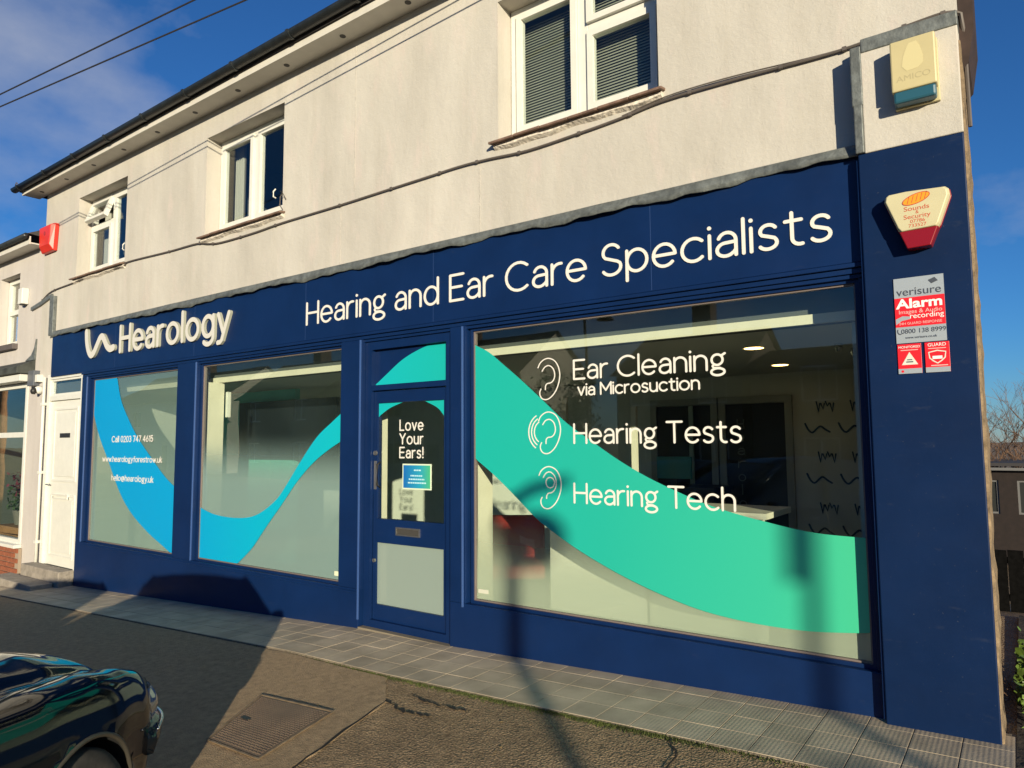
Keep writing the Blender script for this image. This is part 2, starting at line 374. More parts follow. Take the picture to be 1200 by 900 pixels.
# repaired strip and lighter patch of asphalt round the manhole
PATCH = mat('pale_asphalt_patch', (.33, .235, .135), .9, var=.22, vscale=22, bump=.9, bscale=120)
CRACK = mat('dark_crack', (.012, .010, .008), 1)
def ground_poly(name, pts, m, parent=None, dz=.0, th=.004):
    n = len(pts); top = [(x, y, gz(x, y)-.012+dz+th) for x, y in pts]; bot = [(x, y, gz(x, y)-.03) for x, y in pts]
    o = MB().add(top+bot, [tuple(range(n))] + [(i, (i+1) % n, n+(i+1) % n, n+i) for i in range(n)]).build(name, m, parent)
    bm = bmesh.new(); bm.from_mesh(o.data)
    for ax, vals in ((0, GXp[1:-1]+[-60, -40, -30, 12]), (1, [-8, -4.21, -3, -2, -1.2])):
        for v in vals:
            no = (1, 0, 0) if ax == 0 else (0, 1, 0); co = (v, 0, 0) if ax == 0 else (0, v, 0)
            bmesh.ops.bisect_plane(bm, geom=bm.verts[:]+bm.edges[:]+bm.faces[:], plane_co=co, plane_no=no)
    for v in bm.verts:
        if v.co.z > gz(v.co.x, v.co.y)-.02: v.co.z = gz(v.co.x, v.co.y)-.012+dz+th
    bm.to_mesh(o.data); bm.free()
    return o
def wob(a, b, n, amp, seed):
    rr = random.Random(seed); return [(a[0]+(b[0]-a[0])*i/n+rr.uniform(-amp, amp)*(0 < i < n), a[1]+(b[1]-a[1])*i/n+rr.uniform(-amp, amp)*(0 < i < n)) for i in range(n)]
pts = wob((-3.02, -2.9), (-3.02, -2.07), 6, .012, 1)+wob((-3.02, -2.07), (-3.28, -1.12), 8, .015, 2)+wob((-3.28, -1.12), (-3.6, -.80), 5, .02, 3)+wob((-3.6, -.80), (-12.5, -.80), 24, .008, 4)+wob((-12.5, -.80), (-12.5, -2.9), 6, .03, 5)+wob((-12.5, -2.9), (-3.02, -2.9), 12, .01, 6)
tag(ground_poly('asphalt_patch', pts, PATCH, th=.006), kind='structure')
def crack(path, w, seed):
    rr = random.Random(seed); P = []
    for a, b in zip(path[:-1], path[1:]): P += wob(a, b, 9, .012, rr.random())
    P.append(path[-1]); L = []; Q = []
    for i, p in enumerate(P):
        ww = w*rr.uniform(.35, 1.2)*(0.15 if i in (0, len(P)-1) else 1)
        t = Vector((P[min(i+1, len(P)-1)][0]-P[max(i-1, 0)][0], P[min(i+1, len(P)-1)][1]-P[max(i-1, 0)][1])).normalized()
        L.append((p[0]-t.y*ww, p[1]+t.x*ww)); Q.append((p[0]+t.y*ww, p[1]-t.x*ww))
    v = [(x, y, gz(x, y)-.012+.0085) for x, y in L+Q]; n = len(P)
    o = MB().add(v, [(i, i+1, n+i+1, n+i) for i in range(n-1)]).build('crack', CRACK)
    tag(o, kind='structure')
crack([(-3.02, -2.9), (-3.02, -2.07), (-3.28, -1.12)], .009, 2)
crack([(-3.30, -1.10), (-3.05, -1.2), (-2.86, -1.16)], .012, 3)
crack([(-3.2, -.98), (-2.95, -1.02), (-2.7, -1.0)], .010, 4)
crack([(-1.55, -.80), (-1.45, -.95), (-1.38, -1.3)], .007, 5)

# manhole cover with chequered plate
def plate_mat():
    m, n, l, b = node_mat('chequer_plate')
    b.inputs['Base Color'].default_value = (.085, .062, .044, 1); b.inputs['Roughness'].default_value = .62; b.inputs['Metallic'].default_value = .35
    g = n.new('ShaderNodeNewGeometry'); mp = n.new('ShaderNodeMapping'); mp.inputs['Rotation'].default_value = (0, 0, R(45)); mp.inputs['Scale'].default_value = (1, 1, 0)
    l.new(g.outputs['Position'], mp.inputs[0]); c = n.new('ShaderNodeTexChecker'); c.inputs['Scale'].default_value = 30; l.new(mp.outputs[0], c.inputs[0])
    bp = n.new('ShaderNodeBump'); bp.inputs['Strength'].default_value = .0; bp.inputs['Distance'].default_value = .02; l.new(c.outputs[1], bp.inputs['Height']); l.new(bp.outputs[0], b.inputs['Normal'])
    t = n.new('ShaderNodeTexNoise'); t.inputs['Scale'].default_value = 9; l.new(g.outputs['Position'], t.inputs['Vector'])
    r = n.new('ShaderNodeValToRGB'); r.color_ramp.elements[0].color = (.14, .10, .07, 1); r.color_ramp.elements[1].color = (.25, .18, .12, 1); l.new(t.outputs[0], r.inputs[0]); l.new(r.outputs[0], b.inputs['Base Color'])
    return m
mh = empty('manhole_cover', (-3.66, -1.74, gz(-3.66, -1.74))); tag(mh, 'rectangular chequered iron manhole cover in the asphalt before the door', 'manhole cover')
Q = [(-3.76, -2.03), (-3.27, -2.03), (-3.43, -1.40), (-4.09, -1.45)]
cx, cy = sum(q[0] for q in Q)/4, sum(q[1] for q in Q)/4
def mh_part(name, k0, k1, zt, m):
    o = Vector(mh.location); v = []
    for k, z in ((k1, zt), (k0, zt), (k0, -.03), (k1, -.03)):
        for q in Q: x, y = cx+(q[0]-cx)*k, cy+(q[1]-cy)*k; v.append((x-o.x, y-o.y, gz(x, y)+z-o.z))
    f = []
    for a in range(3):
        for i in range(4): f.append((a*4+i, a*4+(i+1) % 4, (a+1)*4+(i+1) % 4, (a+1)*4+i))
    if k0 == 0: f = [(0, 1, 2, 3)] + [(i, (i+1) % 4, 12+(i+1) % 4, 12+i) for i in range(4)]
    return MB().add(v, f).build(name, m, mh)
IRON = mat('rusty_iron', (.26, .19, .12), .7, metal=.4, var=.4, vscale=14)
mh_part('cover_plate', 0, .93, .003, plate_mat())
studs = MB(); mo = Vector(mh.location)
for i in range(26):
    for j in range(26):
        u, v = (i+.5)/26, (j+.5)/26
        p = [Vector(q) for q in Q]; c0 = p[0].lerp(p[1], u).lerp(p[3].lerp(p[2], u), v); X_, Y_ = cx+(c0.x-cx)*.90, cy+(c0.y-cy)*.90
        zz = gz(X_, Y_)+.0032-mo.z; sx_, sy_ = (.0105, .0045) if (i+j) % 2 else (.0045, .0105)
        studs.add([(X_-mo.x-sx_, Y_-mo.y-sy_, zz), (X_-mo.x+sx_, Y_-mo.y-sy_, zz), (X_-mo.x+sx_, Y_-mo.y+sy_, zz), (X_-mo.x-sx_, Y_-mo.y+sy_, zz), (X_-mo.x, Y_-mo.y, zz+.005)], [(0, 1, 4), (1, 2, 4), (2, 3, 4), (3, 0, 4)])
tag(studs.build('tread_pattern', MATS['chequer_plate'], mh), kind='stuff')
mh_part('frame', .955, 1.0, .005, IRON)
for sx in (-.16, .16): MB().box(sx-.035, sx+.035, -.012, .012, .001, .0062).build('lifting_slot', BLACKP, mh)

# ribbed paving tiles along the shopfront
def tile_mat():
    m, n, l, b = node_mat('ribbed_paving')
    g = n.new('ShaderNodeNewGeometry'); oi = n.new('ShaderNodeObjectInfo')
    t = n.new('ShaderNodeTexNoise'); t.inputs['Scale'].default_value = 5; t.inputs['Detail'].default_value = 8; l.new(g.outputs['Position'], t.inputs['Vector'])
    r = n.new('ShaderNodeValToRGB'); r.color_ramp.elements[0].position = .3; r.color_ramp.elements[1].position = .75
    r.color_ramp.elements[0].color = (.34, .28, .195, 1); r.color_ramp.elements[1].color = (.52, .43, .305, 1); l.new(t.outputs[0], r.inputs[0])
    hs = n.new('ShaderNodeHueSaturation'); mr = n.new('ShaderNodeMapRange'); mr.inputs[3].default_value = .90; mr.inputs[4].default_value = 1.08
    l.new(oi.outputs['Random'], mr.inputs[0]); l.new(mr.outputs[0], hs.inputs['Value']); l.new(r.outputs[0], hs.inputs['Color']); l.new(hs.outputs[0], b.inputs['Base Color'])
    b.inputs['Roughness'].default_value = .75
    w = n.new('ShaderNodeTexWave'); w.bands_direction = 'X'; w.inputs['Scale'].default_value = 15; w.inputs['Distortion'].default_value = .15; l.new(g.outputs['Position'], w.inputs['Vector'])
    bp = n.new('ShaderNodeBump'); bp.inputs['Strength'].default_value = .13; bp.inputs['Distance'].default_value = .004; l.new(w.outputs[1], bp.inputs['Height'])
    t2 = n.new('ShaderNodeTexNoise'); t2.inputs['Scale'].default_value = 70; l.new(g.outputs['Position'], t2.inputs['Vector'])
    b2 = n.new('ShaderNodeBump'); b2.inputs['Strength'].default_value = .25; b2.inputs['Distance'].default_value = .004; l.new(t2.outputs[0], b2.inputs['Height']); l.new(bp.outputs[0], b2.inputs['Normal'])
    l.new(b2.outputs[0], b.inputs['Normal'])
    return m
TILE = tile_mat()
JOINT = mat('tile_joint', (.17, .14, .10), .95, var=.3, vscale=30)
mb = MB(); xs = [-13.6, -12, -10.18, -8, -4.72, -3.68, -2, -.736, -.10]
for x in xs: mb.v += [(x, .12, gz(x)-.003), (x, -.775, gz(x)-.003), (x, -.775, gz(x)-.06)]
for i in range(len(xs)-1):
    a, b = 3*i, 3*i+3; mb.f += [(a, a+1, b+1, b), (a+1, a+2, b+2, b+1)]; mb.mi += [0, 0]
pav = tag(mb.build('pavement', JOINT), 'strip of square ribbed grey brown tiles along the foot of the shopfront', kind='structure')
TS = .2115
tm = MB(); h = TS/2-.0026
tm.box(-h, h, -h, h, -.02, 0)
proto = tm.build('tile', TILE, pav, bevel=.0012)
first = True; x = -.105-h
rr = random.Random(3)
while x > -13.45:
    for j in range(4):
        o = proto if first else proto.copy()
        if not first: COL.objects.link(o); o.parent = pav
        first = False
        y = .075-h-j*TS
        sl = math.atan2(gzx(x+.1)-gzx(x-.1), .2)
        o.location = (x, y, gz(x)+rr.uniform(-.0006, .0006)); o.rotation_euler = (rr.uniform(-.002, .002), -sl+rr.uniform(-.002, .002), rr.uniform(-.006, .006))
    x -= TS

# moss and grass in the gutter between tiles and asphalt
MOSS = mat('moss', (.060, .075, .016), .9, var=.45, vscale=9)
rr = random.Random(11); mb = MB()
def dens(x):
    d = 0
    for c, s, k in ((-2.9, .55, 1), (-2.1, .5, 1), (-1.75, .3, 1.2), (-3.7, .5, .6), (-1.2, .4, .3)): d += k*math.exp(-((x-c)/s)**2)
    return d
for i in range(15000):
    x = rr.uniform(-5.2, -.6)
    if rr.random() > dens(x)*.5+.01: continue
    y = -.775-abs(rr.gauss(0, .022)); z = gz(x, y)-.012; hh = rr.uniform(.003, .014); a = rr.uniform(0, 6.28); w = rr.uniform(.002, .005)
    dx, dy = math.cos(a)*w, math.sin(a)*w; lx, ly = rr.gauss(0, .006), rr.gauss(0, .006)
    mb.add([(x-dx, y-dy, z), (x+dx, y+dy, z), (x+lx, y+ly, z+hh)], [(0, 1, 2)])
tag(mb.build('moss', MOSS), 'green moss and grass growing along the edge of the tiles', kind='stuff')
mb = MB(); LEAFM = mat('dead_leaf', (.26, .17, .07), .8, var=.4, vscale=20)
for i in range(90):
    x = rr.uniform(-6, -.4); y = -.8-abs(rr.gauss(0, .35)); z = gz(x, y)-.010; a = rr.uniform(0, 6.28); w = rr.uniform(.004, .013)
    p = [(x+w*math.cos(a+k*1.57)*(1, .55, 1, .55)[k], y+w*math.sin(a+k*1.57)*(1, .55, 1, .55)[k], z+rr.uniform(.004, .010)) for k in range(4)]
    mb.add(p, [(0, 1, 2, 3)])
tag(mb.build('leaf_litter', LEAFM), 'small crumbs of dead leaf and grit scattered on the asphalt', kind='stuff')

# ------------------------------------------------------------------ the shop building
bld = empty('shop_building', (-6, 1, 0))
tag(bld, 'white rendered two storey building with a navy shopfront on its ground floor', 'shop')
def P(o): # keep world coordinates under the building
    o.location = (6, -1, 0); return o
def part(mb, name, m, parent=bld, **k):
    o = mb.build(name, m, parent, **k)
    if parent is bld: P(o)
    return o
UW = [(-10.87, -9.43, 3.88, 5.06), (-7.52, -6.06, 3.88, 5.06), (-3.26, -1.88, 3.88, 5.06)]
part(wall_mesh(MB(), -12.0, -.155, 2.52, 5.36, UW, .04, .32), 'upper_wall', WALL)
for sx, sz0, sz1 in ((-4.96, 3.86, 5.3), (-5.15, 3.18, 3.70), (-3.45, 3.18, 3.72)):
    part(MB().box(sx-.005, sx+.005, .0378, .045, sz0, sz1), 'render_seam', mat('repaired_render', (.46, .435, .385), .9, bump=.6, bscale=30))
part(MB().box(-12.0, -11.62, .04, .3, -.9, 2.52), 'left_wall_end', NWALL)
# splayed side wall and back
SIDE = mat('side_brick', (.075, .040, .028), .9, var=.35, vscale=12, bump=.5, bscale=30)
part(MB().add([(-.156, .32, -.6), (-1.0, 6.5, -1.6), (-1.0, 6.5, 5.4), (-.156, .32, 5.4), (-.40, .32, -.6), (-1.25, 6.5, -1.6), (-1.25, 6.5, 5.4), (-.40, .32, 5.4)],
     [(0, 1, 2, 3), (7, 6, 5, 4), (3, 2, 6, 7), (0, 3, 7, 4), (1, 5, 6, 2)]), 'side_wall', SIDE)
part(MB().box(-12, -1.2, 6.3, 6.5, -1.8, 5.4), 'rear_wall', NWALL)
part(MB().add([(-12, .33, -1), (-12, 6.3, -1), (-12, 6.3, 5.4), (-12, .33, 5.4), (-11.8, .33, -1), (-11.8, 6.3, -1), (-11.8, 6.3, 5.4), (-11.8, .33, 5.4)], [(0, 3, 2, 1), (4, 5, 6, 7), (3, 7, 6, 2), (0, 4, 7, 3)]), 'party_wall', NWALL)
VERGE = mat('dark_verge', (.030, .017, .013), .8, var=.4, vscale=8)
part(MB().prism([(-.153, 3.46), (-.118, 3.50), (-.086, 3.70), (-.080, 5.5), (-.153, 5.5)], .06, .5), 'verge_edge', VERGE)
# eaves
part(MB().box(-12.3, -.06, -.175, .04, 5.352, 5.372), 'soffit', SOFFIT)
part(MB().box(-12.3, -.06, -.20, -.176, 5.345, 5.50), 'eaves_board', SOFFIT)
vents = MB()
for i in range(14):
    x = -11.9+i*.86
    o = MB().lathe([(.030, 5.349), (.030, 5.353)], (x, -.075, 0), 'z', 12)
    part(o, 'soffit_vent', BLACKP)
# gutter: half round trough with joints
gm = MB(); prof = [(.056*math.cos(a), .056*math.sin(a)) for a in [math.pi+math.pi*k/10 for k in range(11)]]
n = len(prof); L = [(-12.42, 5.425), (-8, 5.452), (-4, 5.478), (-.05, 5.50)]
for x, z in L: gm.v += [(x, -.265+p, z+q+.02) for p, q in prof] + [(x, -.265+p*.92, z+q*.92+.02) for p, q in prof[::-1]]
for i in range(len(L)-1):
    for k in range(2*n): gm.f.append((i*2*n+k, i*2*n+(k+1) % (2*n), (i+1)*2*n+(k+1) % (2*n), (i+1)*2*n+k)); gm.mi.append(0)
gm.f.append(tuple(range(n))); gm.mi.append(0)
gut = part(gm, 'gutter', GUTTER, smooth=True)
for i in range(13):
    x = -12.2+i*.95; z = 5.425+(x+12.42)*.006+.02
    jm = MB(); pr = [(.064*math.cos(a), .064*math.sin(a)) for a in [math.pi+math.pi*k/10 for k in range(11)]]
    jm.v = [(x+dx, -.265+p, z+q+.006*(1 if k in (0, 10) else 0)) for dx in (-.02, .02) for k, (p, q) in enumerate(pr)]
    jm.f = [(k, k+1, 12+k, 11+k) for k in range(10)] + [tuple(range(11)), tuple(range(21, 10, -1))]; jm.mi = [0]*12
    jm.build('gutter_bracket', GUTTER, gut)
part(MB().tube([(-12.33, -.25, 5.46), (-12.35, -.25, 5.53), (-12.40, -.25, 5.56), (-12.44, -.25, 5.53), (-12.42, -.25, 5.50), (-12.39, -.25, 5.515)], .007, 6), 'bracket_hook', CABLE)
ROOF = mat('roof_tiles', (.055, .05, .048), .8, var=.3, vscale=6, bump=.6, bscale=14)
part(MB().add([(-12.35, -.22, 5.50), (-.03, -.22, 5.53), (-2.6, 3.3, 7.6), (-12.35, 3.3, 7.6), (-12.35, 6.8, 5.5), (-2.5, 6.8, 5.5), (-12.35, -.22, 5.40), (-.03, -.22, 5.43), (-12.35, 6.8, 5.4), (-2.5, 6.8, 5.4)],
     [(0, 1, 2, 3), (3, 2, 5, 4), (1, 5, 2), (6, 7, 1, 0), (4, 5, 9, 8), (0, 3, 4, 8, 6), (1, 7, 9, 5)]), 'roof', ROOF)

# upper windows
BLIND = mat('venetian_blind', (.34, .345, .28), .55)
CURT = mat('net_curtain', (.40, .39, .34), .9)
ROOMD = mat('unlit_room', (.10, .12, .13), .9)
def upper_window(op, left_fan, right_fan, blinds, open_fan=False):
    x0, x1, z0, z1 = op
    w = part(frame_mesh(x0+.01, x1-.01, z0+.045, z1-.005, .062, .215, .285), 'window', UPVC, bevel=.004)
    c = (x0+x1)/2
    MB().box(c-.045, c+.045, .2145, .284, z0+.108, z1-.068).build('mullion', UPVC, w, bevel=.004)
    for side, fan in ((0, left_fan), (1, right_fan)):
        a, b = (x0+.075, c-.047) if side == 0 else (c+.047, x1-.075)
        top = z1-.07
        if fan:
            zt = z0+.74
            MB().box(a-.002, b+.002, .216, .283, zt, zt+.062).build('transom', UPVC, w, bevel=.004)
            s = frame_mesh(a, b, 0, top-zt-.063, .048, -.03, .03).build('sash', UPVC, w, bevel=.004)
            s.location = (0, .215, top)
            for v in s.data.vertices: v.co.z -= (top-zt-.063)
            pn = MB().box(a+.05, b-.05, -.004, .004, -(top-zt-.063)+.05, -.05).build('pane', UGLASS, s)
            if open_fan: s.rotation_euler = (R(-19), 0, 0)
            top = zt-.002
            if blinds: pass
        s = frame_mesh(a, b, z0+.11, top, .05, .19, .25).build('sash', UPVC, w, bevel=.004)
        MB().box(a+.052, b-.052, .215, .223, z0+.162, top-.052).build('pane', UGLASS, s)
        if blinds:
            bl = MB(); z = z0+.12; zt2 = z1-.1
            k = 0
            while z < zt2:
                bl.add([(a-.02, .33, z), (b+.02, .33, z), (b+.02, .346, z+.0215), (a-.02, .346, z+.0215), (a-.02, .331, z-.001), (b+.02, .331, z-.001), (b+.02, .347, z+.0205), (a-.02, .347, z+.0205)], [(0, 1, 2, 3), (7, 6, 5, 4), (0, 4, 5, 1), (2, 6, 7, 3)])
                z += .0235
            bl.build('blind', BLIND, w)
    if not blinds:
        mbx = MB(); n = 26; xa, xb = x0+.03, x0+.22
        for i in range(n+1):
            xx = xa+(xb-xa)*i/n; yy = .40+.025*math.sin(i*1.35)
            mbx.v += [(xx, yy, z0), (xx, yy, z1)]
        mbx.f = [(2*i, 2*i+2, 2*i+3, 2*i+1) for i in range(n)]; mbx.mi = [0]*n
        mbx.build('curtain', CURT, w, smooth=True)
        MB().tube([(x1-.33, .185, z0+.36), (x1-.345, .168, z0+.33), (x1-.34, .165, z0+.27), (x1-.30, .165, z0+.25)], .008, 6).build('handle', UPVC, w)
    # dim room behind
    rm = MB(); rm.add([(x0-.6, .34, z0-.5), (x1+.6, .34, z0-.5), (x1+.6, 2.6, z0-.5), (x0-.6, 2.6, z0-.5), (x0-.6, .34, z1+.15), (x1+.6, .34, z1+.15), (x1+.6, 2.6, z1+.15), (x0-.6, 2.6, z1+.15)], [(0, 1, 2, 3), (4, 7, 6, 5), (3, 2, 6, 7), (0, 3, 7, 4), (1, 5, 6, 2)])
    rm.build('room_lining', ROOMD, w)
    # tile sill on mortar
    s = MB(); n = 6; ww = (x1-x0+.10)/n
    for i in range(n):
        a = x0-.05+i*ww; dz = random.uniform(-.003, .003)
        q = [(a+.003, -.035, z0-.012+dz), (a+ww-.003, -.035, z0-.012+dz), (a+ww-.003, .225, z0+.043+dz), (a+.003, .225, z0+.043+dz), (a+.003, -.035, z0-.032+dz), (a+ww-.003, -.035, z0-.032+dz), (a+ww-.003, .225, z0+.02+dz), (a+.003, .225, z0+.02+dz)]
        MB().add(q, [(0, 1, 2, 3), (7, 6, 5, 4), (0, 4, 5, 1), (1, 5, 6, 2), (2, 6, 7, 3), (3, 7, 4, 0)]).build('sill_tile', SILL, w, bevel=.004)
    m2 = MB(); n = 40; m2.v = []
    for i in range(n+1):
        a = x0-.03+(x1-x0+.06)*i/n; zz = .006*math.sin(a*7)+.005*math.sin(a*17+1)
        m2.v += [(a, .012, z0-.022), (a, .006+.004*math.sin(a*11), z0-.052+zz), (a, .041, z0-.075+zz), (a, .041, z0-.01)]
    for i in range(n):
        for k in range(3): m2.f.append((4*i+k, 4*i+4+k, 4*i+5+k, 4*i+1+k)); m2.mi.append(0)
    m2.f += [(0, 1, 2, 3), (4*n+3, 4*n+2, 4*n+1, 4*n)]; m2.mi += [0, 0]
    m2.build('sill_mortar', MORTAR, w)
    return w
upper_window(UW[0], True, False, False, True)
upper_window(UW[1], False, False, False)
upper_window(UW[2], False, True, True)

# ---- shopfront carcass
FZ0, FZ1 = 2.475, 3.09
part(MB().box(-11.46, -.655, .0, .05, FZ0+.012, FZ1+.04), 'fascia_board', BLUE, bevel=.004)
for x in (-5.6, -3.92, -1.95, -7.6, -9.5): part(MB().box(x-.002, x+.002, -.0006, .003, FZ0+.02, FZ1+.01), 'fascia_joint', mat('navy_joint', (.02, .05, .15), .5))
part(MB().box(-10.42, -.655, -.016, .04, FZ0-.018, FZ0+.008), 'cornice_bead', BLUE, bevel=.004)
part(MB().box(-10.42, -.655, .004, .10, 2.425, FZ0-.02), 'head_rail', BLUE, bevel=.003)
part(MB().box(-10.42, -.655, .02, .10, 2.40, 2.424), 'head_bead', BLUE, bevel=.003)
part(MB().box(-11.46, -.655, .05, .32, FZ0, 3.1), 'fascia_backing', DARK)
# stall risers
part(MB().box(-10.42, -4.80, .0, .10, -.9, .205), 'stall_riser', BLUE, bevel=.004)
part(MB().box(-3.735, -.655, .0, .10, -.9, .235), 'stall_riser', BLUE, bevel=.004)
part(MB().box(-10.2, -4.83, -.012, .06, .168, .186), 'riser_bead', BLUE, bevel=.004)
# pilasters and posts
for a, b in ((-10.42, -10.24), (-7.94, -7.52), (-5.07, -4.78), (-3.735, -3.575)):
    part(MB().box(a, b, .001, .12, .206 if b != -3.575 else .236, 2.424), 'pilaster', BLUE, bevel=.004)
for x in (-10.25, -7.53, -4.80, -3.60):
    part(MB().tube([(x, -.004, -.05 if x == -4.80 else .21), (x, -.004, 2.42)], .011, 8), 'corner_bead', mat('navy_bead', (.03, .07, .2), .3))
part(MB().box(-.70, -.656, .03, .12, .236, 2.424), 'pilaster', BLUE, bevel=.003)
# pier at the right end
pier = part(MB().box(-.655, -.156, -.07, .32, -.6, 3.075), 'pier', BLUEP, bevel=.006)
part(MB().box(-.668, -.6555, -.058, -.01, .02, 3.05), 'pier_trim', BLUE, bevel=.003)
part(MB().box(-.62, -.1555, -.072, .04, 3.0755, 3.665), 'pier_head', WALL, bevel=.006)
m = MB(); n = 60; rr = random.Random(5)
for i in range(n+1):
    z = -.5+i*(3.58+.5)/n; w = .013+rr.uniform(-.005, .004); f = -.060+rr.uniform(-.008, .008)
    if 8 < i < 13 or 19 < i < 22: w *= .35
    m.v += [(-.156, f, z), (-.156+w, f+.014, z), (-.156+w, .30, z)]
for i in range(n):
    for k in range(2): m.f.append((3*i+k, 3*i+k+1, 3*i+4+k, 3*i+3+k)); m.mi.append(0)
part(m, 'raw_render_edge', mat('raw_render', (.20, .145, .085), .95, var=.45, vscale=14, bump=1, bscale=40))
# lead flashing: wavy apron over the fascia, straps round the pier head and left end
m = MB(); n = 260; rr = random.Random(9); ph = [rr.uniform(0, 6.28) for _ in range(6)]
for i in range(n+1):
    x = -11.50+(11.50-.64)*i/n
    wv = .007*math.sin(x*2.1+ph[0])+.008*math.sin(x*6.3+ph[1])+.006*math.sin(x*15+ph[2])+.004*math.sin(x*31+ph[5])
    yb = .012*math.sin(x*3.1+ph[3])+.012*math.sin(x*8.7+ph[4])
    zt = 3.178; zb = 3.086+wv
    m.v += [(x, .030, zt), (x, -.012+yb*.4, zt-.018), (x, -.036+yb, zb), (x, -.028+yb, zb-.002), (x, .03, zt-.04)]
for i in range(n):
    for k in range(4): m.f.append((5*i+k, 5*i+k+1, 5*i+6+k, 5*i+5+k)); m.mi.append(0)
part(m, 'lead_flashing', LEAD, smooth=True)
part(MB().box(-.665, -.62, -.082, .039, 3.08, 3.36), 'lead_strap', LEAD, bevel=.006)
part(MB().box(-.672, -.615, -.078, .039, 3.355, 3.70), 'lead_strap', LEAD, bevel=.006)
part(MB().box(-.615, -.153, -.080, .039, 3.655, 3.735), 'lead_cap', LEAD, bevel=.006)
part(MB().box(-11.60, -11.46, -.01, .039, 3.11, 3.70), 'lead_strap', LEAD, bevel=.006)
part(MB().prism([(-12.35, 3.63), (-11.95, 3.69), (-11.6, 3.75), (-11.6, 3.70), (-11.95, 3.63), (-12.35, 3.58)], .01, .045), 'lead_strap', LEAD)

# ---- shop windows
WINS = [(-10.205, -7.945, .205, 2.42), (-7.505, -5.078, .205, 2.42), (-3.555, -.70, .236, 2.42)]
films = [film_mat('film_a', .3, .80, 2.3, .40), film_mat('film_b', 1.05, .82, 1.62, .03, (.52, .65, .69)), film_mat('film_c', .35, .66, 1.0, .0, (.86, .90, .76))]
wob_u = {0: [(-9.579, 2.435), (-9.434, 2.081), (-9.201, 1.809), (-8.949, 1.579), (-8.594, 1.326), (-8.259, 1.106), (-7.95, .958)],
 1: [(-7.50, .79), (-7.187, .724), (-6.771, .71), (-6.431, .759), (-6.113, .918), (-5.918, 1.102), (-5.73, 1.307), (-5.485, 1.547), (-5.248, 1.699), (-5.065, 1.81)],
 2: [(-3.55, 2.278), (-3.397, 2.208), (-3.251, 2.099), (-3.064, 1.953), (-2.863, 1.785), (-2.672, 1.624), (-2.45, 1.48), (-2.258, 1.36), (-2.076, 1.263), (-1.901, 1.185), (-1.649, 1.088), (-1.436, 1.031), (-1.281, .998), (-1.121, .967), (-.946, .946), (-.70, .940)]}
wob_l = {0: [(-10.21, 1.98), (-10.167, 1.891), (-9.994, 1.612), (-9.709, 1.285), (-9.364, .887), (-9.049, .644), (-8.639, .441), (-8.257, .298), (-8.06, .225)],
 1: [(-6.75, .232), (-6.583, .347), (-6.465, .44), (-6.329, .576), (-6.196, .708), (-6.02, .873), (-5.767, 1.121), (-5.522, 1.309), (-5.282, 1.441), (-5.065, 1.535)],
 2: [(-3.55, 1.375), (-3.353, 1.245), (-3.164, 1.1), (-2.961, .935), (-2.84, .857), (-2.614, .735), (-2.351, .618), (-2.13, .537), (-1.936, .478), (-1.735, .428), (-1.544, .400), (-1.327, .385), (-1.077, .385), (-.885, .403), (-.70, .428)]}
def smooth(pts, k=6):
    out = []
    for i in range(len(pts)-1):
        p0, p1, p2, p3 = pts[max(i-1, 0)], pts[i], pts[i+1], pts[min(i+2, len(pts)-1)]
        for j in range(k):
            t = j/k
            out.append(tuple(.5*((2*p1[d])+(-p0[d]+p2[d])*t+(2*p0[d]-5*p1[d]+4*p2[d]-p3[d])*t*t+(-p0[d]+3*p1[d]-3*p2[d]+p3[d])*t**3) for d in (0, 1)))
    return out+[pts[-1]]
def clip(poly, x0, x1, z0, z1): return [(min(max(x, x0), x1), min(max(z, z0), z1)) for x, z in poly]
GASKET = mat('glazing_bead', (.16, .13, .12), .5)
shopwin = []
wl_names = []
for i, (x0, x1, z0, z1) in enumerate(WINS):
    w = part(frame_mesh(x0, x1, z0-.001 if i < 2 else z0, z1-.018, .022, .045, .10), 'shop_window', BLUE, bevel=.003)
    frame_mesh(x0+.0225, x1-.0225, z0+.0225, z1-.041, .010, .060, .095).build('glazing_bead', GASKET, w)
    MB().box(x0+.0225, x1-.0225, .070, .077, z0+.0225, z1-.041).build('pane', GLASS, w)
    a0, a1, b0, b1 = x0+.034, x1-.034, z0+.034, z1-.052
    f = MB().add([(a0, .0800, b0), (a1, .0800, b0), (a1, .0800, b1), (a0, .0800, b1)], [(0, 1, 2, 3)]).build('privacy_film', films[i], w)
    up, lo = smooth(wob_u[i]), smooth(wob_l[i])
    if i == 0: poly = [(a0, b1)] + up + [(a1, b0)] + lo[::-1]
    elif i == 1: poly = up + lo[::-1] + [(a0, b0)]
    else: poly = up + lo[::-1]
    poly = clip(poly, a0, a1, b0, b1)
    q = []
    for p in poly:
        if not q or (abs(p[0]-q[-1][0])+abs(p[1]-q[-1][1])) > 1e-4: q.append(p)
    MB().prism(q, .0655, .0672).build('vinyl_wave', VINYL, w)
    shopwin.append(w)
STK = mat('small_sticker', (.72, .74, .52), .5)
MB().box(-5.20, -5.125, .0668, .0685, .275, .315).build('sticker', STK, shopwin[1])
MB().box(-3.50, -3.40, .0668, .0685, .318, .348).build('sticker', mat('clear_sticker', (.55, .56, .45), .4), shopwin[2])

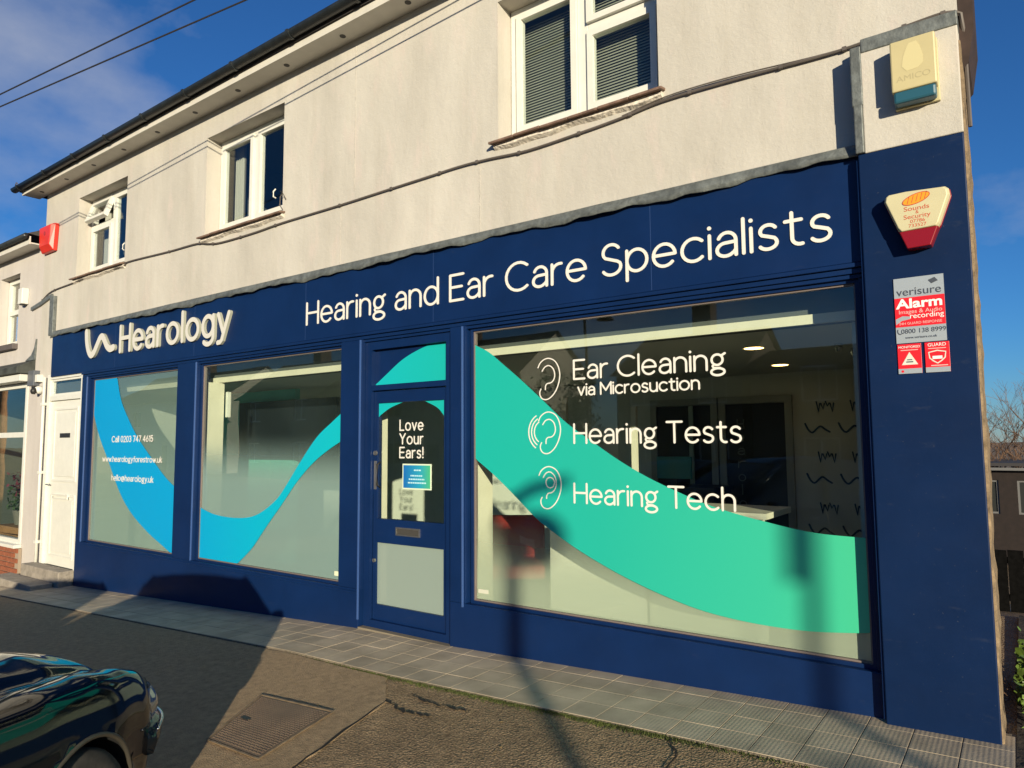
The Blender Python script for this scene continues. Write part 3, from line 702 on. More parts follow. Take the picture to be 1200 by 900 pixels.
# ---- shop door
door = part(frame_mesh(-4.775, -3.737, -.12, 2.40, .075, .04, .14), 'door_frame', BLUE, bevel=.004)
MB().box(-4.699, -3.813, .042, .14, 1.955, 2.005).build('transom', BLUE, door, bevel=.004)
MB().box(-4.699, -3.813, .09, .12, 2.006, 2.324).build('transom_panel', BLUE, door)
up = smooth([(-4.705, 2.008), (-4.562, 2.097), (-4.373, 2.211), (-4.19, 2.282), (-4.014, 2.321), (-3.815, 2.321)])
MB().prism(clip(up, -4.698, -3.814, 2.007, 2.323)+[(-3.814, 2.007)], .0865, .0895).build('vinyl_wave', VINYL, door)
leaf = part(wall_mesh(MB(), -4.694, -3.818, -.10, 1.95, [(-4.655, -3.864, .825, 1.845), (-4.66, -3.866, .085, .618)], .075, .125), 'shop_door', BLUE, bevel=.003)
MB().box(-4.654, -3.865, .094, .101, .826, 1.844).build('pane', GLASS, leaf)
MB().box(-4.659, -3.867, .094, .101, .086, .617).build('frosted_pane', film_mat('film_d', 0, .62, 3, .62, (.46, .57, .52)), leaf)
MB().prism(smooth([(-4.653, 1.72), (-4.629, 1.739), (-4.509, 1.799), (-4.351, 1.843)])+[(-4.653, 1.843)], .0900, .0915).build('vinyl_corner', VINYL, leaf)
MB().prism(smooth([(-4.095, 1.843), (-3.949, 1.779), (-3.866, 1.698)])+[(-3.866, 1.843)], .0900, .0915).build('vinyl_corner', VINYL, leaf)
MB().box(-4.688, -4.662, .068, .0745, 1.08, 1.33).build('push_plate', STEEL, leaf)
MB().tube([(-4.632, .09, 1.10), (-4.632, .055, 1.12), (-4.632, .055, 1.30), (-4.632, .09, 1.32)], .009, 8).build('handle', BLACKP, leaf, smooth=True)
MB().lathe([(.020, .060), (.022, .0748)], (-4.672, 0, 1.40), 'y', 14).build('lock', STEEL, leaf)
MB().lathe([(.016, .060), (.018, .0748)], (-4.676, 0, .46), 'y', 14).build('lock', STEEL, leaf)
lb = frame_mesh(-4.41, -4.13, .695, .765, .012, .064, .0745).build('letterbox', STEEL, leaf, bevel=.002)
MB().box(-4.397, -4.143, .067, .0742, .708, .752).build('flap', mat('letterbox_flap', (.16, .15, .13), .4, metal=.7), lb)
MB().box(-4.715, -4.7, .071, .0745, -.06, 1.02).build('weather_strip', mat('pale_strip', (.62, .66, .68), .3), leaf)
part(MB().box(-4.78, -3.73, -.02, .2, gz(-4.2)-.10, gz(-4.2)+.008), 'threshold', mat('threshold_stone', (.2, .17, .12), .8, var=.2))

# ---- white door of the flat
fd = part(frame_mesh(-11.60, -10.425, -.30, 2.53, .075, .02, .12), 'flat_door_frame', UPVC, bevel=.005)
MB().box(-11.524, -10.501, .022, .12, 2.14, 2.21).build('transom', UPVC, fd, bevel=.004)
frame_mesh(-11.523, -10.502, 2.211, 2.454, .03, .04, .09).build('fanlight_frame', UPVC, fd, bevel=.004)
MB().box(-11.492, -10.533, .06, .068, 2.242, 2.423).build('fanlight_pane', UGLASS, fd)
MB().box(-11.523, -10.502, .12, .2, 2.2, 2.5).build('fanlight_backing', ROOMD, fd)
fl = part(MB().box(-11.522, -10.503, .06, .10, -.20, 2.138), 'flat_door', UPVC, bevel=.004)
for (za, zb) in ((.98, 2.03), (-.08, .80)):
    p = frame_mesh(-11.40, -10.62, za, zb, .03, .046, .0595).build('panel_moulding', UPVC, fl, bevel=.006)
    MB().box(-11.33, -10.69, .05, .0597, za+.07, zb-.07).build('raised_panel', UPVC, fl, bevel=.008)
MB().box(-11.17, -10.84, .044, .0495, 1.60, 1.665).build('letter_plate', BLACKP, fl, bevel=.003)
frame_mesh(-11.33, -10.80, .735, .80, .012, .028, .045).build('letterbox', UPVC, fl, bevel=.003)
MB().tube([(-11.47, .06, .93), (-11.47, .01, .93), (-11.37, .005, .93)], .010, 8).build('handle', STEEL, fl)
part(MB().box(-11.46, -10.42, .125, .3, -.6, 2.6), 'hall_backing', ROOMD)
STEP = mat('step_concrete', (.27, .24, .20), .85, var=.25, vscale=9, bump=.5, bscale=40)
st = empty('door_step', (-11.2, -.15, gz(-11.2))); tag(st, 'worn concrete double step at the foot of the white flat door', 'step')
q = MB().box(-.52, .74, -.02, .17, .0, .235).build('upper_step', STEP, st, bevel=.012)
q = MB().box(-.80, .62, -.30, -.03, -.10, .085).build('lower_step', STEP, st, bevel=.012)

# ------------------------------------------------------------------ lettering: a round-ended monoline alphabet
def arc(cx, cy, rx, ry, a0, a1, n=None):
    n = n or max(6, int(abs(a1-a0)/15))
    return [(cx+rx*math.cos(R(a0+(a1-a0)*i/n)), cy+ry*math.sin(R(a0+(a1-a0)*i/n))) for i in range(n+1)]
def ell(cx, cy, rx, ry):
    p = arc(cx, cy, rx, ry, 0, 360, 28); p[-1] = p[0]; return p
G = {
 'H': (.66, [[(0,0),(0,1)], [(.66,0),(.66,1)], [(0,.52),(.66,.52)]]),
 'E': (.54, [[(.54,1),(0,1)], [(0,1),(0,0)], [(0,0),(.54,0)], [(0,.52),(.48,.52)]]),
 'C': (.80, [arc(.46,.5,.46,.51,48,312)]),
 'S': (.56, [arc(.28,.745,.25,.265,30,215,14)[:-1]+[(.10,.575),(.28,.50),(.46,.425)]+arc(.28,.255,.28,.265,25,-150,14)]),
 'L': (.50, [[(0,1),(0,0)], [(0,0),(.50,0)]]),
 'T': (.68, [[(0,1),(.68,1)], [(.34,1),(.34,0)]]),
 'Y': (.68, [[(0,1),(.34,.48)], [(.68,1),(.34,.48)], [(.34,.48),(.34,0)]]),
 'M': (.82, [[(0,0),(0,1)], [(0,1),(.41,.32)], [(.41,.32),(.82,1)], [(.82,1),(.82,0)]]),
 'a': (.47, [arc(.25,.46,.22,.245,158,0)+[(.47,.3),(.47,0)], [(.47,.405),(.24,.395)]+arc(.22,.195,.22,.20,90,300)+[(.42,.09),(.47,.17)]]),
 'b': (.58, [[(0,0),(0,1.03)], ell(.29,.35,.29,.355)]),
 'c': (.54, [arc(.31,.35,.31,.355,45,315)]),
 'd': (.58, [ell(.29,.35,.29,.355), [(.58,0),(.58,1.03)]]),
 'e': (.60, [[(.02,.36),(.595,.36)], arc(.30,.35,.30,.355,2,318)]),
 'f': (.34, [arc(.36,.84,.20,.19,80,180)+[(.16,.5),(.16,0)], [(0,.68),(.34,.68)]]),
 'g': (.56, [ell(.25,.455,.22,.25), [(.41,.63),(.56,.735)], [(.13,.245),(.06,.16),(.11,.075),(.22,.06),(.36,.055)], ell(.27,-.115,.265,.165)]),
 'G1': (.56, [ell(.28,.36,.28,.345), [(.56,.7),(.56,.0)]+arc(.29,-.02,.27,.25,0,-140)]),
 'h': (.50, [[(0,0),(0,1.03)], arc(.25,.43,.25,.275,180,0)+[(.50,.2),(.50,0)]]),
 'i': (0, [[(0,0),(0,.70)], [(0,.93)]]),
 'k': (.46, [[(0,0),(0,1.03)], [(.44,.70),(.02,.28)], [(.14,.40),(.46,0)]]),
 'l': (0, [[(0,0),(0,1.03)]]),
 'n': (.50, [[(0,0),(0,.70)], arc(.25,.43,.25,.275,180,0)+[(.50,.2),(.50,0)]]),
 'o': (.64, [ell(.32,.35,.32,.355)]),
 'p': (.58, [[(0,-.28),(0,.70)], ell(.29,.35,.29,.355)]),
 'r': (.32, [[(0,0),(0,.70)], arc(.27,.41,.27,.29,180,80)]),
 's': (.42, [arc(.215,.53,.185,.175,28,205,12)+[(.07,.42),(.21,.365),(.36,.30)]+arc(.205,.175,.205,.18,28,-150,12)]),
 't': (.38, [[(.15,.93),(.15,.24)]+arc(.33,.20,.18,.20,190,285), [(0,.70),(.36,.70)]]),
 'u': (.50, [[(.50,0),(.50,.70)], [(0,.70),(0,.5)]+arc(.25,.27,.25,.275,180,360)]),
 'v': (.52, [[(0,.70),(.26,0)], [(.26,0),(.52,.70)]]),
 'w': (.78, [[(0,.70),(.20,0)], [(.20,0),(.39,.62)], [(.39,.62),(.58,0)], [(.58,0),(.78,.70)]]),
 'y': (.54, [[(0,.70),(.28,.02)], [(.54,.70),(.20,-.20),(.12,-.265),(.0,-.27)]]),
 '!': (0, [[(0,.30),(0,1)], [(0,.03)]]),
 '.': (0, [[(0,.03)]]),
 '@': (.9, [ell(.45,.35,.20,.22), [(.65,.57),(.65,.25),(.74,.12),(.86,.2)]+arc(.45,.33,.44,.46,-15,290)]),
 '0': (.56, [ell(.28,.5,.28,.51)]),
 '1': (.2, [[(0,.82),(.2,1)], [(.2,1),(.2,0)]]),
 '2': (.52, [arc(.26,.72,.25,.28,165,-30)+[(.0,0)], [(0,0),(.52,0)]]),
 '3': (.50, [arc(.24,.75,.22,.25,150,-80), arc(.24,.26,.26,.26,85,-150)]),
 '4': (.56, [[(.42,0),(.42,1)], [(.42,1),(0,.28)], [(0,.28),(.56,.28)]]),
 '5': (.52, [[(.48,1),(.08,1)], [(.08,1),(.04,.52)], arc(.25,.32,.26,.32,145,-150)]),
 '6': (.54, [ell(.27,.31,.27,.31), [(.42,1),(.1,.55),(.02,.38)]]),
 '7': (.52, [[(0,1),(.52,1)], [(.52,1),(.18,0)]]),
 ' ': (.16, []),
}
def text_glyphs(txt, x0, z0, capz, width, weight, gap=.22, logo=False):
    """list of strokes per letter, fitted between x0 and x0+width"""
    adv = 0; out = []
    for ch in txt:
        w, st = G['G1' if (logo and ch == 'g') else ch]
        out.append((adv, st)); adv += w+gap
    tot = adv-gap; sx = (width-weight)/tot
    res = []
    for a, st in out:
        if st: res.append([[(x0+weight/2+(a+px)*sx, z0+weight/2+pz*(capz-weight)) for px, pz in s] for s in st])
    return res
def letters(txt, x0, z0, cap, width, weight, y0, y1, m, parent, name='letter', joined=False, gap=.22, logo=False, mats=None):
    k = 0; mbj = MB()
    for g in text_glyphs(txt, x0, z0, cap, width, weight, gap, logo):
        q = mbj if joined else MB()
        for i, s in enumerate(g): q.stroke(s, weight, y0-.0002*(i % 4), y1)
        if not joined: q.build(name, m, parent, sides=isinstance(m, tuple))
    if joined: return tag(mbj.build(name, m, parent), kind='stuff')

ts = empty('fascia_lettering', (-3.2, -.01, 2.63)); tag(ts, 'large white letters reading Hearing and Ear Care Specialists on the navy fascia', 'shop sign')
def rel(o, e):
    for c in o: c.location = -Vector(e.location)
letters('Hearing and Ear Care Specialists', -5.585, 2.632, .232, 4.77, .0218, -.007, -.001, WHITE, ts, gap=.185)
rel(ts.children, ts)
lg = empty('logo_lettering', (-8.6, -.01, 2.66)); tag(lg, 'raised white logo letters reading Hearology with a swoosh on the navy fascia', 'shop sign')
sw = smooth([(-10.28, 3.035), (-10.26, 2.90), (-10.20, 2.77), (-10.12, 2.705), (-10.04, 2.73), (-9.95, 2.83), (-9.87, 2.915), (-9.80, 2.925), (-9.74, 2.87), (-9.67, 2.79), (-9.58, 2.745), (-9.49, 2.755)], 4)
MB().stroke(sw, .088, -.032, -.001).build('swoosh', (LETTER, RETURN), lg, sides=True)
letters('Hearology', -9.33, 2.660, .375, 2.49, .052, -.032, -.001, (LETTER, RETURN), lg, gap=.25, logo=True)
rel(lg.children, lg)

w3, w2, w1 = shopwin[2], shopwin[1], shopwin[0]
YT0, YT1 = .0625, .0645
letters('Ear Cleaning', -2.61, 1.932, .150, 1.125, .0150, YT0, YT1, WHITE, w3, 'letter', gap=.175)
letters('via Microsuction', -2.575, 1.815, .093, .915, .0118, YT0, YT1, WHITE, w3, 'letter', gap=.175)
letters('Hearing Tests', -2.615, 1.470, .150, 1.215, .0150, YT0, YT1, WHITE, w3, 'letter', gap=.175)
letters('Hearing Tech', -2.620, 1.046, .150, 1.168, .0150, YT0, YT1, WHITE, w3, 'letter', gap=.175)
def ear(z0, kind):
    mb = MB(); X0, H, W = -2.915, .305, .195; s = .0085
    T = lambda pts: [(X0+W*u, z0+H*v) for u, v in smooth(pts, 4)]
    q = [T([(0, .79), (.10, .90), (.30, .985), (.52, 1.0), (.76, .93), (.92, .78), (.985, .58), (.93, .38), (.80, .20), (.62, .07), (.42, .0), (.22, .01), (.10, .08), (.07, .18), (.13, .26)])]
    if kind < 2:
        q.append(T([(.19, .70), (.33, .80), (.53, .82), (.70, .73), (.76, .58), (.70, .46), (.58, .40), (.42, .385), (.34, .33), (.33, .24)]))
    else:
        q.append(T([(.19, .74), (.33, .85), (.53, .87), (.72, .76), (.77, .60), (.70, .46), (.56, .385), (.42, .365), (.34, .31), (.33, .24)]))
        q.append([(X0+W*(.50+.19*math.cos(a*math.pi/12)), z0+H*(.62+.125*math.sin(a*math.pi/12))) for a in range(24)]); q[-1].append(q[-1][0])
    if kind == 1:
        for k in range(3):
            r = .40+.13*k
            q.append([(X0+W*(.20+r*math.cos(R(a))), z0+H*(.52+r*.68*math.sin(R(a)))) for a in range(118, 243, 10)])
    for i, st in enumerate(q): mb.stroke(st, s, YT0-.0002*i, YT1)
    mb.build('ear_icon', WHITE, w3)
ear(1.802, 0); ear(1.402, 1); ear(1.000, 2)
letters('Call 0203 747 4615', -9.63, 1.525, .082, 1.06, .0115, YT0, YT1, WHITE, w1, 'lettering', True, gap=.24)
letters('www.hearologyforestrow.uk', -9.87, 1.272, .075, 1.53, .0105, YT0, YT1, WHITE, w1, 'lettering', True, gap=.24)
letters('hello@hearology.uk', -9.60, 1.030, .078, 1.07, .0105, YT0, YT1, WHITE, w1, 'lettering', True, gap=.24)
for t, z, wd in (('Love', 1.592, .285), ('Your', 1.474, .285), ('Ears!', 1.355, .285)):
    letters(t, -4.392, z, .100, wd, .0125, .0862, .0882, WHITE, leaf, 'lettering', True, gap=.26)
po = empty('door_poster', (-4.185, .09, 1.20)); tag(po, 'small blue to green poster stuck on the glass of the shop door', 'poster')
MB().box(-.168, .168, -.002, .002, -.109, .109).build('sheet', mat('poster_border', (.62, .72, .55), .5), po)
MB().box(-.156, .156, -.0035, -.0022, -.097, .097).build('print', ramp_mat('poster_ink', [(-4.35, (.01, .12, .42)), (-4.15, (.02, .30, .45)), (-4.03, (.06, .42, .20))], .4), po)
mb = MB()
for z, a, b in ((.055, -.03, .05), (.008, -.07, .07), (-.022, -.09, .09), (-.052, -.10, .11)):
    x = a
    while x < b:
        ww = random.uniform(.012, .03); mb.box(x, min(x+ww, b), -.0045, -.0036, z-.006, z+.006); x += ww+.006
mb.build('print_lines', mat('poster_lines', (.45, .70, .75), .5), po)

# flat print with the built-in font for the small notices
def print_text(txt, size, x, y, z, m, parent, name='lettering', align='CENTER', sx=1, off=0):
    c = bpy.data.curves.new('t', 'FONT'); c.body = txt; c.size = size; c.align_x = align; c.extrude = .0002; c.offset = off
    o = bpy.data.objects.new('t', c); COL.objects.link(o)
    bpy.context.view_layer.update()
    dg = bpy.context.evaluated_depsgraph_get()
    me = bpy.data.meshes.new_from_object(o.evaluated_get(dg)); bpy.data.objects.remove(o); bpy.data.curves.remove(c)
    me.transform(Matrix.Rotation(R(90), 4, 'X') @ Matrix.Diagonal((sx, 1, 1, 1)))
    me.materials.clear(); me.materials.append(m)
    q = bpy.data.objects.new(name, me); COL.objects.link(q); q.parent = parent; q.location = (x, y, z)
    return q

# ------------------------------------------------------------------ fixtures on the walls
SILVER = mat('silver_print', (.40, .45, .48), .35, metal=.3)
REDP = mat('red_print', (.66, .012, .022), .4)
WPR = mat('white_print', (.82, .80, .78), .5); GREYT = mat('charcoal_print', (.05, .06, .08), .5); PINK = mat('pale_red_print', (.80, .42, .40), .5)
n1 = empty('alarm_notice', (-.398, -.073, 2.17)); tag(n1, 'large red and silver alarm notice board on the navy pier', 'notice', 'security notices on the pier')
MB().box(-.115, .115, -.003, .002, -.175, .175).build('plate', SILVER, n1)
MB().box(-.1145, .1145, -.0042, -.0032, -.088, .068).build('red_band', REDP, n1)
print_text('verisure', .060, 0, -.0046, .080, GREYT, n1, sx=1.05)
MB().prism([(.045, .150), (.075, .162), (.090, .142), (.060, .130)], -.0045, -.0035).build('emblem', GREYT, n1)
print_text('Alarm', .070, .0, -.0048, .012, WPR, n1, sx=1.22, off=.002)
print_text('Images & Audio', .030, .002, -.0048, -.018, PINK, n1, sx=1.05)
print_text('recording', .038, .03, -.0048, -.045, WPR, n1, sx=1.05)
print_text('24H GUARD RESPONSE', .019, .0, -.0048, -.077, PINK, n1, sx=1.0)
print_text('0800 138 8999', .034, .012, -.0046, -.124, GREYT, n1)
print_text('www.verisure.co.uk', .018, 0, -.0046, -.152, GREYT, n1)
MB().stroke(arc(-.095, -.11, .012, .016, 150, 290), .005, -.0045, -.0035).build('phone_icon', GREYT, n1)
MB().prism([(-.113, -.045), (-.08, -.03), (-.045, -.035), (-.045, -.048), (-.085, -.055), (-.112, -.075)], -.0046, -.0043).build('camera_icon', SILVER, n1)
def small_notice(x, label, head, icon):
    e = empty('alarm_notice', (x, -.073, 1.911)); tag(e, label, 'notice', 'security notices on the pier')
    MB().box(-.055, .055, -.003, .002, -.079, .079).build('plate', REDP, e, bevel=.001)
    MB().box(-.0545, .0545, -.0042, -.0032, -.0785, -.052).build('pale_strip', SILVER, e)
    print_text(head, .017 if len(head) > 6 else .024, 0, -.0044, .057, WPR, e)
    MB().box(-.04, .04, -.0042, -.0034, .044, .048).build('print_line', PINK, e)
    if icon == 0:
        MB().prism([(-.038, -.032), (.038, -.032), (0, .036)], -.0042, -.0032).build('warning_triangle', mat('pale_metal_print', (.62, .64, .55), .4), e)
        mb = MB(); mb.box(-.016, .016, -.0050, -.0043, -.020, -.014); mb.box(-.012, .012, -.0050, -.0043, -.008, -.003); mb.build('print_line', GREYT, e)
        MB().lathe([(.007, -.0046), (.007, -.0042)], (-.035, 0, -.066), 'y', 10).build('print_dot', REDP, e)
    else:
        MB().stroke([(-.038, .026), (0, .034), (.038, .026), (.034, -.004), (.018, -.020), (0, -.032), (-.018, -.020), (-.034, -.004), (-.038, .026)], .006, -.0042, -.0032).build('shield_icon', mat('pale_metal_print', (.6, .6, .6), .4), e)
        MB().box(-.022, .022, -.0042, -.0034, -.010, .006).build('print_line', WPR, e)
        MB().box(-.03, .045, -.0042, -.0034, -.046, -.041).build('print_line', PINK, e)
small_notice(-.456, 'small red notice with a pale warning triangle, left of the two lower ones', 'MONITORED', 0)
small_notice(-.330, 'small red notice with a shield emblem reading GUARD, right of the two lower ones', 'GUARD', 1)

# siren box: cream front with angled red lens
CREAM = mat('aged_cream_plastic', (.54, .50, .31), .4, var=.06)
DRED = mat('dark_red_lens', (.22, .006, .010), .22)
sr = empty('alarm_siren', (-.385, -.07, 2.63)); tag(sr, 'cream and dark red shield shaped alarm siren box high on the navy pier', 'alarm box')
front = [(-.130, .145), (-.118, .155), (-.04, .158), (.128, .148), (.142, .135), (.146, .105), (.098, -.030), (.088, -.045), (-.068, -.05), (-.082, -.03), (-.135, .12)]
def loft(mb, a, ya, b, yb, c=None, yc=None):
    n = len(a); v = [(x, ya, z) for x, z in a]+[(x, yb, z) for x, z in b]; f = [tuple(range(n))]
    for i in range(n): f.append((i, (i+1) % n, n+(i+1) % n, n+i))
    if c:
        v += [(x, yc, z) for x, z in c]
        for i in range(n): f.append((n+i, n+(i+1) % n, 2*n+(i+1) % n, 2*n+i))
        f.append(tuple(range(3*n-1, 2*n-1, -1)))
    else: f.append(tuple(range(2*n-1, n-1, -1)))
    return mb.add(v, f)
big = [(x*1.07, .05+(z-.05)*1.07) for x, z in front]
loft(MB(), front, -.085, big, -.060, big, -.012).build('cover', CREAM, sr, bevel=.004)
lens = [(-.082, -.052), (.100, -.047), (.062, -.142), (-.048, -.145)]
loft(MB(), [(x*.96, z) for x, z in lens], -.078, lens, -.064, lens, -.002).build('lens', DRED, sr, bevel=.004)
back = [(x*1.10, .045+(z-.045)*1.1) for x, z in front]; loft(MB(), back, -.030, back, -.0005).build('base', DRED, sr, bevel=.003)
mb = MB(); e_ = [(.006+.062*math.cos(a*math.pi/12)-.0*math.sin(a), .112+.026*math.sin(a*math.pi/12)+.014*math.cos(a*math.pi/12)) for a in range(24)]
mb.prism(e_, -.0868, -.0852); mb.build('oval_emblem', mat('orange_print', (.72, .30, .015), .5), sr)
mb = MB(); e2 = e_ + [e_[0]]; mb.stroke(e2, .004, -.0872, -.0854)
for k in range(5): mb.stroke([(-.035+.02*k, .09+.004*k), (-.025+.02*k, .125+.004*k)], .003, -.0872, -.0854)
RPR = mat('red_lettering', (.50, .07, .03), .5)
mb.build('emblem_outline', RPR, sr)
print_text('Sounds', .034, .006, -.0857, .052, RPR, sr, sx=1.2); print_text('&', .024, .008, -.0857, .033, RPR, sr)
print_text('Security', .033, .006, -.0857, .009, RPR, sr, sx=1.15)
print_text('07786', .025, .008, -.0857, -.014, RPR, sr, sx=1.1); print_text('733527', .025, .006, -.0857, -.037, RPR, sr, sx=1.1)

# yellowed alarm box on the pier head
YEL = mat('yellowed_plastic', (.50, .44, .24), .45, var=.05)
ab = empty('alarm_box', (-.357, -.072, 3.47)); tag(ab, 'yellowed square alarm box with a blue lower lens on the white pier head', 'alarm box')
MB().box(-.105, .105, -.095, -.02, -.135, .145).build('cover', YEL, ab, bevel=.008)
MB().box(-.098, .098, -.0945, -.022, -.20, -.1355).build('blue_lens', mat('faded_blue_lens', (.02, .09, .13), .35), ab, bevel=.012)
MB().box(-.100, .110, -.0215, -.0005, -.205, .14).build('base', YEL, ab, bevel=.003)
FAD = mat('faded_print', (.56, .50, .27), .6)
mb = MB(); mb.prism([(-.030, .085), (-.015, .115), (.02, .118), (.035, .085), (.048, .03), (.045, -.01), (.02, -.03), (-.03, -.035), (-.052, -.005), (-.045, .045)], -.0960, -.0952); mb.build('faded_emblem', FAD, ab)
print_text('AMICO', .045, 0, -.0955, -.085, mat('faded_letter', (.41, .36, .20), .6), ab, sx=1.1)
# red box at the left end
rb = empty('alarm_box', (-11.74, .04, 4.60)); tag(rb, 'plain red alarm box at the left end of the upper wall', 'alarm box')
loft(MB(), [(-.17, -.11), (.17, -.11), (.21, .18), (-.19, .18)], -.115, [(-.20, -.20), (.20, -.20), (.24, .21), (-.22, .21)], -.06, [(-.20, -.20), (.20, -.20), (.24, .21), (-.22, .21)], -.0005).build('cover', RED, rb, bevel=.012)
MB().lathe([(.035, -.117), (.035, -.114)], (.02, 0, .07), 'y', 16).build('emblem', mat('dull_red_print', (.36, .03, .03), .5), rb)
# cable run along the wall
cp = [(-11.95, 3.70), (-11.633, 3.79), (-10.971, 3.815), (-10.302, 3.835), (-9.445, 3.83), (-9.287, 3.868), (-8.264, 3.832), (-7.655, 3.82), (-7.4, 3.775), (-7.125, 3.745), (-6.514, 3.741), (-6.026, 3.755), (-5.143, 3.754), (-4.561, 3.76), (-4.036, 3.765), (-3.652, 3.77), (-3.338, 3.757), (-2.962, 3.730), (-2.505, 3.742), (-2.156, 3.76), (-1.833, 3.79), (-1.367, 3.783), (-.903, 3.763), (-.668, 3.762), (-.405, 3.782), (-.241, 3.79), (-.165, 3.775)]
wc = empty('wall_cable', (-6, .03, 3.75)); tag(wc, 'dark cable clipped along the white wall under the upper windows', 'cable')
cps = smooth(cp, 5)
MB().tube([(x+6, .022-.03, z-3.75) for x, z in cps], .0085, 6).build('cable', CABLE, wc)
MB().tube([(x+6, .026-.03, z-3.75+.016+.012*math.sin(x*3)) for x, z in cps if x > -2.2], .0045, 6).build('thin_cable', CABLE, wc)
MB().tube([(5.83, -.01, .03), (5.86, .01, .02), (5.868, .04, -.08), (5.87, .05, -.6)], .010, 6).build('cable_tail', CABLE, wc)
for i in range(0, len(cps), 6): MB().box(cps[i][0]+6-.012, cps[i][0]+6+.012, -.018, .008, cps[i][1]-3.75-.011, cps[i][1]-3.75+.012).build('cable_clip', CABLE, wc)
hk = MB().tube([(-6.045, .03, 3.90), (-6.05, .0, 3.94), (-6.03, -.01, 4.02), (-6.0, .0, 4.05), (-5.995, .03, 4.0)], .006, 6).build('wall_hook', CABLE)
tag(hk, 'small bent wire hook beside the middle upper window', 'hook')

# ------------------------------------------------------------------ inside the shop
def struct(name, mb, m, label=None): return tag(mb.build(name, m), label, kind='structure')
struct('room_floor', MB().box(-10.4, -.75, .105, 3.6, -.35, -.02), ROOMF)
struct('room_ceiling', MB().box(-10.4, -.75, .365, 3.6, 2.225, 2.28), ROOMC)
struct('room_back_wall', MB().box(-10.4, -.75, 3.6, 3.7, -.02, 2.28), ROOMW)
struct('room_right_wall', MB().box(-.80, -.755, .34, 3.6, -.02, 2.224), ROOMW)
struct('room_left_wall', MB().box(-10.42, -10.405, .105, 3.7, -.3, 2.25), ROOMW)
struct('bulkhead', MB().box(-10.4, -.72, .320, .36, 2.2, 2.47), mat('dim_bulkhead', (.10, .11, .11), .6))
struct('window_beam', MB().box(-10.4, -.72, .285, .319, 2.205, 2.265), PLASTER, 'cream beam across the head of the windows inside')
struct('window_head', MB().box(-10.4, -.72, .105, .284, 2.43, 2.47), ROOMC)
for a, b, d in ((-10.38, -10.215, .6), (-7.94, -7.515, .34), (-5.07, -4.80, .34), (-3.72, -3.56, .335)):
    struct('window_return', MB().box(a, b, .145, d, -.2, 2.2), PLASTER)
PANE = mat('pale_partition', (.62, .62, .52), .7)
cn = empty('reception_counter', (-2.55, .62, -.02)); tag(cn, 'white reception counter behind the frosted foot of the big window', 'counter')
MB().box(-.57, .25, -.10, -.06, 0, .98).build('front_panel', mat('white_laminate', (.86, .83, .72), .5), cn); MB().box(.251, 1.1, -.02, .02, 0, .98).build('front_panel', PANE, cn); MB().box(-.60, 1.15, -.12, .5, .98, 1.02).build('worktop', PLASTER, cn)
MB().box(-.56, -.52, -.055, .45, 0, .979).build('side_panel', PANE, cn)
rc = empty('waiting_chair', (-3.62, .74, -.02), R(35)); tag(rc, 'red upholstered chair blurred behind the frosted glass', 'chair')
RFAB = mat('red_fabric', (.42, .035, .03), .9)
MB().box(-.26, .26, -.25, .25, .36, .48).build('seat', RFAB, rc, bevel=.04); MB().box(-.26, .26, .20, .28, .45, .85).build('backrest', RFAB, rc, bevel=.04)
for sx in (-.22, .22):
    for sy in (-.2, .22): MB().tube([(sx, sy, 0), (sx, sy, .37)], .014, 8).build('leg', BLACKP, rc)
mn = empty('monitor', (-3.1, 3.0, 1.02)); tag(mn, 'small teal lit monitor on the desk seen through the big window', 'monitor')
MB().box(-.20, .20, -.01, .02, .06, .30).build('screen', mat('teal_screen', (.02, .20, .20), .3), mn, bevel=.004); MB().box(-.03, .03, 0, .03, -.02, .06).build('stand', BLACKP, mn); MB().box(-.1, .1, -.06, .08, -.025, -.005).build('foot', BLACKP, mn)
dk = empty('desk', (-3.1, 3.15, -.02)); tag(dk, 'dark desk under the monitor at the back of the shop', 'desk')
MB().box(-.6, .5, -.3, .3, .98, 1.02).build('top', DARK, dk); MB().box(-.58, -.54, -.28, .28, 0, .98).build('side', DARK, dk); MB().box(.44, .48, -.28, .28, 0, .98).build('side', DARK, dk)
for (x, y, z0, z1, l) in ((-3.335, 2.5, 1.05, 1.86, 'pale upright post seen behind the word Hearing'), (-4.2, 2.5, 1.5, 2.0, 'short pale upright strip beside the green wave')):
    o = MB().box(x-.028, x+.028, y, y+.05, -.02, z1).build('room_post', PLASTER); tag(o, l, 'post')
# back doors and their frames
def room_door(x0, x1, y, label, glaze):
    e = empty('room_door', ((x0+x1)/2, y, 0)); tag(e, label, 'door'); w = (x1-x0)/2
    frame_mesh(-w, w, -.02, 1.98, .075, -.05, .0).build('frame', mat('grey_door_frame', (.33, .34, .30), .6), e)
    MB().box(-w+.076, w-.076, -.03, .0, -.01, 1.90).build('leaf', DARK, e)
    return e
room_door(-3.62, -2.80, 3.594, 'dark doorway in a grey frame at the back of the shop', 0)
d2 = room_door(-2.78, -1.98, 3.594, 'dark inner door carrying upright letters of the shop name', 1)
ds = MB().box(-3.12, -3.07, 3.50, 3.52, 0, 1.90).build('sliding_edge', mat('pale_green_edge', (.3, .38, .33), .4)); tag(ds, 'thin pale upright door edge at the back of the shop', 'door')
INK = mat('pale_grey_print', (.18, .20, .18), .6)
z = 1.62
for ch in 'Hearology':
    for g in text_glyphs(ch if ch != 'l' else 'l', 0, 0, .11, .085 if ch != 'l' else .02, .012) if ch != 'l' else [[[(.04, 0), (.04, .11)]]]:
        mb = MB()
        for s in g: mb.stroke([(p[0]+(.0), p[1]) for p in s], .012, -.004, 0)
        o = mb.build('lettering', INK, d2); o.location = (-.20, -.032, z)
    z -= .145
